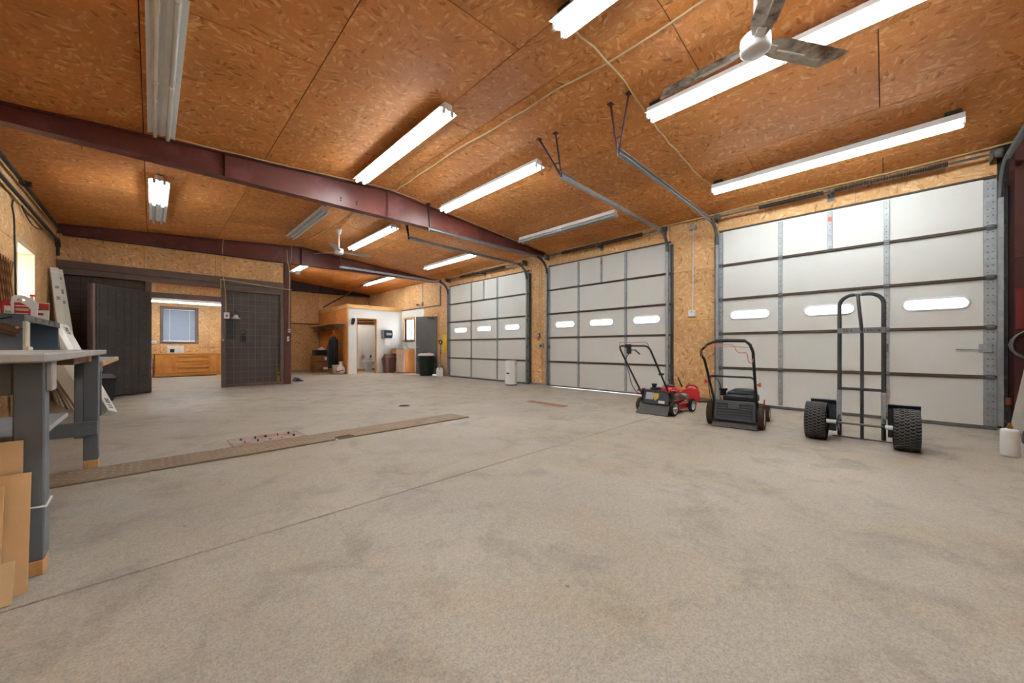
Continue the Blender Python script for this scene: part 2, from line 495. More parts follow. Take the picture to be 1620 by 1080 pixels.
# ---- ceiling: gable deck with OSB sheets
b = MB()
for x0, x1 in ((XL-.25, RX), (RX, XR+.25)):
    b.prism([(x0, ceilz(x0)+.016), (x1, ceilz(x1)+.016), (x1, ceilz(x1)+.14), (x0, ceilz(x0)+.14)], YN-.2, YF+.2, 'Y')
ceiling = tag(b.build('ceiling', M_DECK), 'low gabled ceiling sheeted in orange-brown flake board', 'ceiling', kind='structure')
SL = math.atan((ZR-ZE)/4.3)
rows = [(-1.33, -.07, 3.72), (-.07, 1.13, 3.72), (1.13, 2.41, 3.58-1.22), (2.41, 2.98, 3.72), (2.98, 4.36, 1.28), (4.36, 5.58, .04), (5.58, 6.80, 1.30), (6.80, 7.28, .02)]
for x0, x1, ph in rows:
    ys = [YN]; k = math.ceil((YN - ph)/2.44)
    while ph + k*2.44 < YF:
        y = ph + k*2.44
        if y - ys[-1] > .15: ys.append(y)
        k += 1
    ys.append(YF)
    xc = (x0+x1)/2; w = (x1-x0)/math.cos(SL)
    for i in range(len(ys)-1):
        panel_child('ceiling_sheet', ceiling, M_CEIL, 'Z', (xc, (ys[i]+ys[i+1])/2, ceilz(xc)+.006), w, ys[i+1]-ys[i], .012, -SL if xc < RX else SL, gap=.007)

# ---- right wall (overhead doors, entry door, window)
D3, D2, D1 = (-.80, 1.97), (3.07, 5.92), (6.83, 10.28)
holes_r = [(d[0], d[1], -.2, 3.0) for d in (D3, D2, D1)] + [(11.20, 12.10, -.2, 2.12), (12.86, 13.60, 1.27, 2.12)]
b = MB()
for a0, a1, z0, z1 in wall_cells((YN-.2, YF+.2), (-.1, 3.42), holes_r): b.bx(XR+.013, XR+.17, a0, a1, z0, z1)
wall_right = tag(b.build('wall_right', M_SIDING), 'flake board side wall with three white overhead doors', 'wall', kind='structure')
def wall_sheets(root, mat, normal, pos, rects):
    for a0, a1, z0, z1 in rects:
        c = (pos, (a0+a1)/2, (z0+z1)/2) if normal == 'X' else ((a0+a1)/2, pos, (z0+z1)/2)
        panel_child('wall_sheet', root, mat, normal, c, a1-a0, z1-z0)
rw = []
for a, bb_ in ((-.95, .30), (.30, 1.75), (1.75, 2.10)): rw.append((a, bb_, 3.0, 3.42))
for a, bb_ in ((2.10, 2.97),): rw += [(a, bb_, 0.05, 1.50), (a, bb_, 1.50, 2.44), (a, bb_, 2.44, 3.42)]
for a, bb_ in ((2.97, 4.45), (4.45, 6.02)): rw.append((a, bb_, 3.0, 3.42))
for a, bb_ in ((6.02, 6.80),): rw += [(a, 6.30, .05, 1.22), (6.30, bb_, .05, 1.22), (a, 6.30, 1.22, 2.62), (6.30, bb_, 1.22, 2.62), (a, bb_, 2.62, 3.42)]
for a, bb_ in ((6.80, 8.30), (8.30, 10.35)): rw.append((a, bb_, 3.0, 3.42))
rw += [(10.35, 11.12, .02, 1.22), (10.35, 11.12, 1.22, 2.44), (10.35, 11.12, 2.44, 3.42), (11.12, 12.12, 2.18, 2.46),
       (11.12, 12.19, 2.46, 3.42), (12.19, 13.60, 2.50, 3.42), (13.60, 15.3, 2.50, 3.42), (15.3, 17.05, 2.50, 3.42)]
wall_sheets(wall_right, M_WALL, 'X', XR+.006, rw)
wall_sheets(wall_right, plain('corner_shade_sheet', (48, 34, 30), .8), 'X', XR+.006, [(YN, -.95, .02, 3.42)])  # dark colour stands in for the unlit corner past the near door
# white painted sheets round the small window
for a0, a1, z0, z1 in [(12.12, 12.80, .02, 2.46), (12.80, 13.66, .02, 1.20), (12.80, 13.66, 2.18, 2.46), (13.66, 13.80, .02, 2.46)]:
    panel_child('wall_sheet', wall_right, M_WALLWHITE, 'X', (XR+.006, (a0+a1)/2, (z0+z1)/2), a1-a0, z1-z0)
b = MB(); b.bx(XR-.02, XR, 11.0, 13.8, 2.455, 2.495); b.bx(XR-.025, XR, 10.98, 11.02, 2.455, 3.40)
b.build('trim_batten', M_BROWN, wall_right)

# ---- left wall with a deep window reveal
LW = (8.36, 9.42, 1.30, 2.46)
b = MB()
for a0, a1, z0, z1 in wall_cells((YN-.2, YF+.2), (-.1, 3.44), [LW]): b.bx(XL-.28, XL-.013, a0, a1, z0, z1)
wall_left = tag(b.build('wall_left', M_SIDING), 'flake board wall on the left above the grey workbench', 'wall', kind='structure')
lw = []
ys = [YN, -.16, 1.06, 2.28, 3.50, 4.72, 5.94, 7.16, 8.30]
for i in range(len(ys)-1): lw += [(ys[i], ys[i+1], .02, 2.44), (ys[i], ys[i+1], 2.44, 3.42)]
lw += [(8.30, 9.48, .02, 1.24), (8.30, 9.48, 2.52, 3.42)]
ys = [9.48, 10.4, 11.35, 12.5, 13.7, 14.9, 16.1, 17.05]
for i in range(len(ys)-1): lw += [(ys[i], ys[i+1], .02, 2.44), (ys[i], ys[i+1], 2.44, 3.42)]
wall_sheets(wall_left, M_WALL, 'X', XL-.006, lw)
w = thing('window_1', 'small bright window deep in the left flake board wall', 'window', (XL-.2, 8.89, 1.24), kind='structure')
b = MB()
y0, y1, z0, z1 = LW
for q in ((y0-.06, y0+.015, z0-.06, z1+.06), (y1-.015, y1+.06, z0-.06, z1+.06), (y0, y1, z0-.06, z0+.015), (y0, y1, z1-.015, z1+.06)):
    b.bx(XL-.27, XL+.012, *q)
b.build('jamb', plain('pale_jamb', (206, 178, 142), .6), w)
b = MB()
for q in ((y0+.015, y0+.05, z0+.015, z1-.015), (y1-.05, y1-.015, z0+.015, z1-.015), (y0+.05, y1-.05, z0+.015, z0+.05), (y0+.05, y1-.05, z1-.05, z1-.015), ((y0+y1)/2-.018, (y0+y1)/2+.018, z0+.05, z1-.05)):
    b.bx(XL-.265, XL-.225, *q)
fr = b.build('sash', M_WHITE, w)
b = MB(); b.bx(XL-.25, XL-.246, y0+.05, (y0+y1)/2-.018, z0+.05, z1-.05); b.build('pane', M_GLASS, fr)
b = MB(); b.bx(XL-.25, XL-.246, (y0+y1)/2+.018, y1-.05, z0+.05, z1-.05); b.build('pane', M_GLASS, fr)

# ---- far wall with the window of the cage room
FW = (.27, 1.10, 1.20, 2.30)
b = MB()
for a0, a1, z0, z1 in wall_cells((XL-.28, XR+.17), (-.1, 3.80), [FW]):
    pass
poly_z = lambda x: ceilz(x) + .01
for a0, a1, z0, z1 in wall_cells((XL-.28, XR+.17), (-.1, 3.40), [FW]): b.bx(a0, a1, YF+.013, YF+.17, z0, z1)
b.prism([(XL-.28, 3.40), (XR+.17, 3.40), (XR+.17, poly_z(XR)), (RX, poly_z(RX)), (XL-.28, poly_z(XL))], YF+.013, YF+.17, 'Y')
wall_far = tag(b.build('wall_far', M_SIDING), 'far flake board end wall behind the cage room and washroom', 'wall', kind='structure')
fwr = []
for x0, x1 in ((-1.33, -.95), (-.95, .20)): fwr += [(x0, x1, .02, 2.44)]
fwr += [(.20, 1.18, .02, 1.12), (.20, 1.18, 2.38, 2.44), (1.18, 1.49, .02, .98), (1.18, 1.49, .98, 2.44), (1.49, 2.56, .02, .98), (1.49, 2.56, .98, 2.44),
        (2.64, 3.70, .02, 1.95), (3.70, 5.12, .02, 1.95), (2.64, 3.70, 1.95, 3.30), (3.70, 5.12, 1.95, 3.30), (5.12, 7.28, 2.44, 3.30)]
for x0, x1 in ((-1.33, .10), (.10, 1.30), (1.30, 2.56)): fwr.append((x0, x1, 2.44, 3.40))
wall_sheets(wall_far, M_WALL, 'Y', YF+.006, fwr)
w = thing('window_2', 'brown framed window with closed pale blinds in the cage room', 'window', (.685, YF, 1.12), kind='structure')
for nm, q in (('frame_stile', (.195, .275, 1.12, 2.38)), ('frame_stile', (1.095, 1.178, 1.12, 2.38)), ('frame_rail', (.275, 1.095, 1.12, 1.205)), ('frame_rail', (.275, 1.095, 2.295, 2.38))):
    b = MB(); b.cb(q[0], q[1], YF-.03, YF+.12, q[2], q[3], .004); b.build(nm, M_BROWN, w)
b = MB(); b.bx(.275, 1.095, YF+.12, YF+.125, 1.205, 2.295); b.build('pane', M_GLASS, w)
M_BLIND = plain('blind_slats', (140, 144, 154), .5, 0, .05)
sl = None; nsl = 40
for i in range(nsl):
    z = 1.225 + i * (1.05/(nsl-1))
    if sl is None:
        b = MB(); M = Matrix.Translation((0, 0, 0)) @ Matrix.Rotation(R(62), 4, 'X')
        b.bx(-.409, .409, -.0175, .0175, -.0006, .0006, M=M); sl = b.build('blind_slat', M_BLIND, w, local=True)
        sl.location = (0, .055, z-1.12)
    else: clone(sl, w, (0, .055, z-1.12))
for x in (.43, .95):
    b = MB(); b.bx(x-.006, x+.006, YF+.03, YF+.033, 1.21, 2.29); b.build('ladder_tape', M_PAPER, w)
b = MB(); b.cb(.28, 1.09, YF+.03, YF+.08, 2.265, 2.295, .004); b.build('head_rail', M_WHITE, w)

# ---- near wall behind the camera
b = MB()
b.prism([(XL-.28, -.1), (XR+.17, -.1), (XR+.17, poly_z(XR)), (RX, poly_z(RX)), (XL-.28, poly_z(XL))], YN-.17, YN-.013, 'Y')
wall_near = tag(b.build('wall_near', M_SIDING), 'flake board end wall behind the camera', 'wall', kind='structure')
nr = []
xs = [XL, -.1, 1.12, 2.34, 3.56, 4.78, 6.0, 7.28]
for i in range(len(xs)-1): nr += [(xs[i], xs[i+1], .02, 2.44), (xs[i], xs[i+1], 2.44, 3.42)]
wall_sheets(wall_near, M_WALL, 'Y', YN-.006, nr)

# ---- steel rafters
def zb(x): return 3.25 + (x - XL) * .0105
def rafter(yc, label, x0=XL, x1=XR, mat=None):
    mat = mat or M_REDSTEEL
    t = thing('steel_rafter', label, 'beam', (RX, yc, zb(RX)), group='red steel roof rafters')
    def top(x): return ceilz(x) - .004
    b = MB(); b.prism([(x0, zb(x0)), (x1, zb(x1)), (x1, top(x1)), (RX, top(RX)), (x0, top(x0))], yc-.005, yc+.005, 'Y'); b.build('web', mat, t)
    b = MB(); b.prism([(x0, zb(x0)-.012), (x1, zb(x1)-.012), (x1, zb(x1)), (x0, zb(x0))], yc-.075, yc+.075, 'Y'); b.build('bottom_flange', mat, t)
    for xa, xb_ in ((x0, RX), (RX, x1)):
        b = MB(); b.prism([(xa, top(xa)-.012), (xb_, top(xb_)-.012), (xb_, top(xb_)), (xa, top(xa))], yc-.075, yc+.075, 'Y'); b.build('top_flange', mat, t)
    for x in (RX, 5.1, .7):
        b = MB(); b.bx(x-.005, x+.005, yc-.07, yc-.005, zb(x), top(x)-.012); b.build('stiffener', mat, t)
    b = MB()
    for x in (2.2, 2.45): b.cyl((x, yc-.022, zb(x)+.10), (x, yc-.005, zb(x)+.10), .012, 8); b.cyl((x, yc-.022, zb(x)+.14), (x, yc-.005, zb(x)+.14), .012, 8)
    b.build('bolts', M_DKRED, t)
    return t
rafter(6.22, 'red steel roof beam crossing the open bay, nearest the camera')
rafter(11.44, 'dark red steel roof beam above the dark cage wall')
rafter(16.90, 'dark steel roof beam against the far end wall behind the washroom', x0=2.66, mat=plain('dark_beam', (58, 34, 28), .6))

# ---- cage wall under the second rafter
YC = 11.37
t = thing('wall_cage', 'dark brown mesh partition with an open gateway below flake board', 'partition', (.6, YC, 0), kind='structure')
CAGE = t
for x0, x1 in ((-1.33, -.12), (-.12, 1.10), (1.10, 2.54)):
    panel_child('wall_sheet', t, M_WALL, 'Y', ((x0+x1)/2, YC+.006, (2.715+3.235)/2), x1-x0, 3.235-2.715)
b = MB(); b.bx(-1.33, 2.54, YC+.012, YC+.09, 2.72, 3.235); b.build('backing', M_DECK, t)
b = MB(); b.cb(-1.33, 2.54, YC-.03, YC+.09, 2.56, 2.715, .004); b.build('header_beam', M_BROWN, t)
b = MB(); b.cb(-1.33, 2.54, YC-.012, YC+.09, 2.44, 2.557, .004); b.build('header_board', M_BROWN, t)
b = MB(); b.cb(-.10, .0, YC-.02, YC+.08, 0, 2.44, .004); b.build('gate_post', M_BROWN, t)
b = MB(); b.cb(0, 1.21, YC-.005, YC+.07, 2.10, 2.22, .004); b.build('gate_lintel', M_BROWN, t)
# left infill : dark board and wire mesh
b = MB(); b.bx(-1.33, -.10, YC+.06, YC+.075, 0, 2.44); b.build('backing_board', M_DARKPANEL, t)
def grid(x0, x1, z0, z1, y, step=.152, off=(0, 0)):
    b = MB(); x = x0 + off[0] + step
    while x < x1: b.bx(x-.0028, x+.0028, y-.003, y+.003, z0, z1); x += step
    z = z0 + off[1] + step
    while z < z1: b.bx(x0, x1, y-.008, y-.002, z-.0028, z+.0028); z += step
    return b
grid(-1.33, -.10, 0, 2.44, YC+.045).build('wire_mesh', plain('dark_wire', (40, 36, 34), .6), t)
# red post at the end of the partition
b = MB(); b.bx(2.545, 2.705, YC-.04, YC-.03, 0, 3.27); b.bx(2.545, 2.705, YC+.12, YC+.13, 0, 3.27); b.bx(2.62, 2.63, YC-.03, YC+.12, 0, 3.27)
tag(b.build('steel_post', plain('post_steel', (100, 60, 50), .55, 0, .2, 3.0, .3, dirt=((128, 88, 74), 2.0, .55, .5))), 'red steel post standing at the end of the cage wall', 'post')
# partition between cage room and alcove
b = MB(); b.bx(2.575, 2.625, YC+.13, YF, 0, 3.7)
wp = tag(b.build('wall_partition', M_DECK), 'flake board partition behind the red steel post', 'wall', kind='structure')
for y0, y1 in ((11.50, 12.72), (12.72, 13.94), (13.94, 15.16), (15.16, 16.38), (16.38, 17.05)):
    for z0, z1 in ((.02, 2.44), (2.44, 3.66)):
        for X in (2.570, 2.630): panel_child('wall_sheet', wp, M_WALL, 'X', (X, (y0+y1)/2, (z0+z1)/2), y1-y0, z1-z0, .010)

# closed mesh door to the right of the gateway
t = thing('cage_door', 'closed brown mesh gate beside the red steel post', 'gate', (1.86, YC, 0), group='cage gates')
for nm, q in (('stile', (1.21, 1.30, .01, 2.44)), ('stile', (2.455, 2.535, .01, 2.44)), ('rail', (1.30, 2.455, .01, .075)), ('rail', (1.30, 2.455, 2.385, 2.44))):
    b = MB(); b.cb(q[0], q[1], YC-.03, YC+.04, q[2], q[3], .004); b.build(nm, M_BROWN, t)
b = MB(); b.bx(1.30, 2.455, YC+.02, YC+.03, .075, 2.385); b.build('back_board', M_DARKPANEL, t)
grid(1.30, 2.455, .075, 2.385, YC-.012, .152).build('wire_mesh', M_WIRE, t)
b = MB(); b.bx(1.31, 1.49, YC+.005, YC+.018, 1.20, 1.60); b.build('lock_plate', plain('dark_teal_plate', (52, 58, 58), .5), t)
b = MB(); b.cb(1.59, 1.71, YC-.005, YC+.018, 1.12, 1.34, .02); b.tube(arc((1.65, YC, 1.36), .06, 0, 180, 8), .008, 6); b.build('latch_box', M_BLACK, t)
b = MB(); b.bx(2.38, 2.44, YC-.035, YC-.03, .09, .22); b.bx(2.38, 2.44, YC-.036, YC-.03, .30, .34); b.build('hinge', plain('brass', (170, 120, 50), .4, .6), t)
# padlock on the gate stile
t = thing('padlock', 'silver padlock and chain on the gate edge', 'padlock', (1.235, YC-.045, 1.13))
b = MB(); b.cb(1.195, 1.275, YC-.075, YC-.031, 1.13, 1.20, .018); b.build('body', M_CHROME, t)
b = MB(); b.tube([(1.21, YC-.05, 1.19), (1.21, YC-.05, 1.26), (1.225, YC-.05, 1.285), (1.25, YC-.05, 1.285), (1.26, YC-.05, 1.26), (1.26, YC-.05, 1.19)], .008, 6); b.build('shackle', M_CHROME, t)

# open leaf swung towards the camera
L0, L1 = Vector((-.03, 11.30, 0)), Vector((-.81, 10.46, 0))
ang = math.atan2(L1.y-L0.y, L1.x-L0.x); LN = (L1-L0).length
t = thing('cage_door', 'open dark gate leaf swung out beside the trash bin', 'gate', L0, ang, group='cage gates')
b = MB(); b.bx(.02, LN-.08, -.006, .006, .03, 2.19); b.build('panel', M_LEAF, t, local=True)
for nm, q in (('stile', (0, .05, .03, 2.20)), ('stile', (LN-.10, LN, .03, 2.20)), ('rail', (.05, LN-.10, .03, .10)), ('rail', (.05, LN-.10, 2.12, 2.20))):
    b = MB(); b.cb(q[0], q[1], -.07, -.006, q[2], q[3], .004); b.build(nm, M_BROWN, t, local=True)
b = MB(); b.cb(LN-.035, LN, -.08, .03, .03, 2.20, .004); b.build('edge_channel', plain('brown_metal', (120, 100, 92), .5), t, local=True)
bb = MB(); n = 0
for i in range(6):
    for j in range(13):
        if random.random() < .55: bb.cyl((.12+i*.18, .006, .18+j*.155), (.12+i*.18, .010, .18+j*.155), .006, 6)
bb.build('rivets', M_GALV, t, local=True)
b = MB()
for i in range(7): b.bx(.1+i*.152-.002, .1+i*.152+.002, .006, .009, .05, 2.17)
for j in range(13): b.bx(.03, LN-.05, .006, .009, .15+j*.155-.002, .15+j*.155+.002)
b.build('wire_mesh', plain('leaf_wire', (58, 52, 49), .6), t, local=True)

# ---- washroom in the far right corner
YB, XB = 13.80, 5.15
t = thing('wall_washroom', 'white painted washroom wall with a wood fascia and open doorway', 'wall', (6.2, YB, 0), kind='structure')
for q in ((XB, 5.45, 0, 2.44), (6.22, XR, 0, 2.44), (5.45, 6.22, 2.09, 2.44)):
    b = MB(); b.bx(q[0], q[1], YB, YB+.10, q[2], q[3]); b.build('painted_wall', M_WALLWHITE, t)
b = MB(); b.cb(XB-.02, XR, YB-.03, YB, 2.43, 2.575, .004); b.build('fascia', M_LUMBER, t)
b = MB(); b.cb(XB-.045, XB-.02, YB-.03, YF, 2.43, 2.575, .004); b.build('fascia', M_LUMBER, t)
b = MB(); b.bx(XB, XB+.09, YB+.10, YF, 0, 2.44); b.build('stud_wall', M_WALLWHITE, t)
for y0, y1 in ((YB, 15.0), (15.0, 16.1), (16.1, 17.05)):
    for z0, z1 in ((.02, 1.22), (1.22, 2.43)): panel_child('wall_sheet', t, M_CEIL, 'X', (XB-.008, (y0+y1)/2, (z0+z1)/2), y1-y0, z1-z0)
b = MB(); b.cb(XB-.045, XB-.015, YB-.025, YB+.06, 0, 2.43, .004); b.build('corner_trim', M_LUMBERZ, t)
b = MB(); b.bx(XB, XR, YB, YF, 2.44, 2.55); b.build('roof', M_WALL, t)
for nm, q in (('door_jamb', (5.45, 5.475, 0, 2.09)), ('door_jamb', (6.19, 6.22, 0, 2.09)), ('door_head', (5.475, 6.19, 2.065, 2.09))):
    b = MB(); b.bx(q[0], q[1], YB-.012, YB+.11, q[2], q[3]); b.build(nm, M_LUMBERZ, t)
b = MB(); b.bx(5.475, 6.19, 16.2, 16.23, 0, 2.44); b.bx(XB+.09, 5.475, 16.2, 16.23, 0, 2.44); b.bx(6.19, XR, 16.2, 16.23, 0, 2.44); b.build('back_wall', M_LUMBER, t)

# entry door frame
t = thing('door_4', 'grey steel entry door standing ajar by the green trash can', 'door', (XR, 11.15, 0), kind='structure')
for nm, q in (('jamb', (11.12, 11.20, .0, 2.18)), ('jamb', (12.10, 12.13, 0, 2.18)), ('head', (11.20, 12.10, 2.12, 2.18))):
    b = MB(); b.cb(XR-.02, XR+.17, q[0], q[1], q[2], q[3], .004); b.build(nm, M_LUMBERZ, t)
hx, hy = XR-.022, 11.185; ex, ey = 6.90, 12.0
da = math.atan2(ey-hy, ex-hx); DL = .90
M = Matrix.Translation((hx, hy, 0)) @ Matrix.Rotation(da, 4, 'Z')
M_STEELDOOR = plain('grey_steel_door', (108, 110, 112), .35, .3, .10, 2.5)
b = MB(); b.cb(0, DL, -.022, .022, .02, 2.10, .003, M=M); lf = b.build('leaf', M_STEELDOOR, t)
b = MB(); b.cyl((DL-.07, .03, 1.0), (DL-.07, .075, 1.0), .02, 10, M=M); b.cb(DL-.17, DL-.055, .055, .08, .985, 1.012, .006, M=M); b.build('handle', M_CHROME, lf)
b = MB(); b.cb(.12, .40, .023, .075, 2.02, 2.08, .006, M=M); b.tube([M @ Vector((.26, .06, 2.05)), M @ Vector((.10, .19, 2.06)), (XR-.03, 11.45, 2.14)], .008, 6); b.build('door_closer', M_BROWN, lf)

# small window beside it
t = thing('window_3', 'small bright two-pane window in white wall above the sink', 'window', (XR, 13.23, 1.2), kind='structure')
y0, y1, z0, z1 = 12.86, 13.60, 1.27, 2.12
for q in ((y0-.06, y0, z0-.06, z1+.06), (y1, y1+.06, z0-.06, z1+.06), (y0, y1, z1, z1+.06)):
    b = MB(); b.cb(XR-.02, XR+.16, *q, .003); b.build('casing', M_LUMBERZ, t)
b = MB(); b.cb(XR-.05, XR+.16, y0-.08, y1+.08, z0-.05, z0, .004); b.build('sill', M_BROWN, t)
for a, c in ((y0, (y0+y1)/2), ((y0+y1)/2, y1)):
    b = MB()
    for q in ((a+.004, a+.04, z0, z1), (c-.04, c-.004, z0, z1), (a+.04, c-.04, z0, z0+.04), (a+.04, c-.04, z1-.04, z1)): b.bx(XR+.08, XR+.12, *q)
    s = b.build('sash', M_WHITE, t)
    b = MB(); b.bx(XR+.098, XR+.102, a+.04, c-.04, z0+.04, z1-.04); b.build('pane', M_GLASS, s)

# ================================================================ overhead doors
XD = 7.20      # inner face of the door leaves
def stadium_panel(y0, y1, z0, z1, wy0, wy1, wz0, wz1, x0, x1):
    """flat panel with a rounded slot"""
    cy, cz = (wy0+wy1)/2, (wz0+wz1)/2; r = (wz1-wz0)/2; hl = (wy1-wy0)/2 - r; n = 10
    inner = []
    for i in range(n+1):
        a = R(-90 + 180*i/n); inner.append((cy+hl+math.cos(a)*r, cz+math.sin(a)*r))
    for i in range(n+1):
        a = R(90 + 180*i/n); inner.append((cy-hl+math.cos(a)*r, cz+math.sin(a)*r))
    N = len(inner); outer = []
    for (y, z) in inner:
        dy, dz = y-cy, z-cz
        k = min((((y1 if dy > 0 else y0)-cy)/dy) if abs(dy) > 1e-6 else 1e9, (((z1 if dz > 0 else z0)-cz)/dz) if abs(dz) > 1e-6 else 1e9)
        outer.append([cy+dy*k, cz+dz*k])
    for c in ((y0, z0), (y1, z0), (y1, z1), (y0, z1)):
        i = min(range(N), key=lambda j: (outer[j][0]-c[0])**2 + (outer[j][1]-c[1])**2); outer[i] = list(c)
    return inner, outer
def overhead_door(name, label, ends, cols, wins, split, stains):
    ya, yb = ends                                   # right end (small y), left end
    t = thing(name, label, 'garage door', (XD, (ya+yb)/2, .03), kind='structure')
    edges = [ya] + cols + [yb]
    Z = [.035 + .6*i for i in range(6)]
    for r in range(5):
        for c in range(len(edges)-1):
            spans = [(edges[c], edges[c+1])]
            if r == 4 and edges[c] < split < edges[c+1]: spans = [(edges[c], split), (split, edges[c+1])]
            for y0, y1 in spans:
                if r == 2:
                    wy0, wy1 = sorted(wins[c])
                    inn, out = stadium_panel(y0, y1, Z[r]+.004, Z[r+1]-.004, wy0, wy1, 1.49, 1.615, XD, XD+.045)
                    N = len(inn); b = MB(); V = []
                    for X in (XD+.012, XD+.05):
                        V += [(X, *p) for p in inn] + [(X, *p) for p in out]
                    F = []
                    for i in range(N):
                        j = (i+1) % N
                        F += [(i, j, N+j, N+i), (2*N+i, 3*N+i, 3*N+j, 2*N+j), (i, 2*N+i, 2*N+j, j), (N+i, N+j, 3*N+j, 3*N+i)]
                    b.add(V, F); pn = b.build('door_panel', M_DOORWHITE, t)
                    cy = (wy0+wy1)/2; rr = .0625; hl = (wy1-wy0)/2 - rr
                    ring = [(XD+.010, cy+hl+math.cos(R(a))*(rr+.012), 1.5525+math.sin(R(a))*(rr+.012)) for a in range(-90, 91, 18)] + \
                           [(XD+.010, cy-hl+math.cos(R(a))*(rr+.012), 1.5525+math.sin(R(a))*(rr+.012)) for a in range(90, 271, 18)]
                    b = MB(); b.tube(ring, .013, 6, closed=True); b.build('window_gasket', M_WHITEP, pn)
                    b = MB(); V = [(XD+.03, *p) for p in inn] + [(XD+.034, *p) for p in inn]
                    b.add(V, [tuple(range(N)), tuple(range(N, 2*N))[::-1]]); b.build('pane', M_PANE, pn)
                else:
                    b = MB(); b.cb(XD+.012, XD+.05, y0, y1, Z[r]+.004, Z[r+1]-.004, .003); b.build('door_panel', M_DOORWHITE, t)
        # rails at the section joints
        if r: 
            b = MB(); b.cb(XD-.012, XD+.02, ya-.10, yb+.06, Z[r]-.022, Z[r]+.001, .004); b.cb(XD-.004, XD+.03, ya-.10, yb+.06, Z[r]-.006, Z[r]+.018, .003)
            b.build('section_rail', M_RAIL, t)
    def stile(y, w, z0, z1, m=M_GALV):
        b = MB(); b.cb(XD-.006, XD+.014, y-w/2, y+w/2, z0+.024, z1-.024, .004)
        o = b.build('stile', m, t)
        bb = MB()
        for k in range(7):
            zz = z0+.06+k*(z1-z0-.12)/6
            for dy in ((-.2, .2) if w > .07 else (0,)): bb.cyl((XD-.010, y+dy*w, zz+random.uniform(-.01, .01)), (XD-.005, y+dy*w, zz), .006, 6)
        bb.build('screw_heads', M_GALVD, o)
    for r in range(5):
        for y in cols: stile(y, .055, Z[r], Z[r+1])
        stile(ya-.05, .10, Z[r], Z[r+1]); stile(yb+.03, .06, Z[r], Z[r+1])
        if r == 4: stile(split, .05, Z[r], Z[r+1])
        for y in cols + [ya-.05, yb+.03]:
            if r: b = MB(); b.cb(XD-.02, XD-.004, y-.03, y+.03, Z[r]-.035, Z[r]+.03, .005); b.cyl((XD-.022, y-.03, Z[r]-.004), (XD-.022, y+.03, Z[r]-.004), .008, 8); b.build('hinge', M_GALVD, t)
    for r in range(6):
        zr = min(max(Z[r], .12), 2.95)
        for y, s in ((ya-.10, -1), (yb+.06, 1)):
            b = MB(); b.cyl((XD-.03, y, zr), (XD-.03, y+s*.06, zr), .006, 6); b.cyl((XD-.03, y+s*.035, zr), (XD-.03, y+s*.06, zr), .022, 10); b.build('roller', M_GALVD, t)
    b = MB(); b.cb(XD+.005, XD+.05, ya-.10, yb+.06, 3.035, 3.06, .003); b.build('top_rail', M_RAIL, t)
    b = MB(); b.cb(XD-.004, XD+.05, ya-.10, yb+.06, (.012 if name == 'door_2' else .001), .045, .004); b.build('bottom_seal', M_GALVD, t)
    b = MB(); b.bx(XD-.0075, XD-.006, split-.02, split+.02, 2.86, 2.93); b.build('warning_tag', M_ORANGE, t)
    return t
d3 = overhead_door('door_3', 'white overhead garage door behind the two-wheeled hand truck', (-.838, 2.009), [-.014, 1.179],
     [(-.722, -.177), (.32, .864), (1.335, 1.886)], .575, 1)
d2 = overhead_door('door_2', 'white overhead garage door behind the red lawn mower', (3.034, 5.955), [3.876, 5.087],
     [(3.148, 3.698), (4.185, 4.77), (5.214, 5.772)], 4.47, 1)
d1 = overhead_door('door_1', 'white overhead garage door behind the white air purifier', (6.792, 10.317), [7.949, 9.175],
     [(7.054, 7.61), (8.24, 8.865), (9.409, 10.063)], 8.561, 1)
b = MB(); b.cb(XD-.03, XD-.008, -.90, -.80, .93, 1.03, .004); b.cb(XD-.034, XD-.02, -.86, -.62, .955, .975, .003); b.build('slide_lock', M_GALV, d3)
b = MB(); b.cb(XD-.03, XD-.008, 5.93, 6.00, .95, 1.05, .004); b.build('slide_lock', M_GALVD, d2)
b = MB(); b.cb(XD-.03, XD-.006, -.03, .005, .93, 1.04, .004); b.build('pull_handle', M_GALVD, d3)

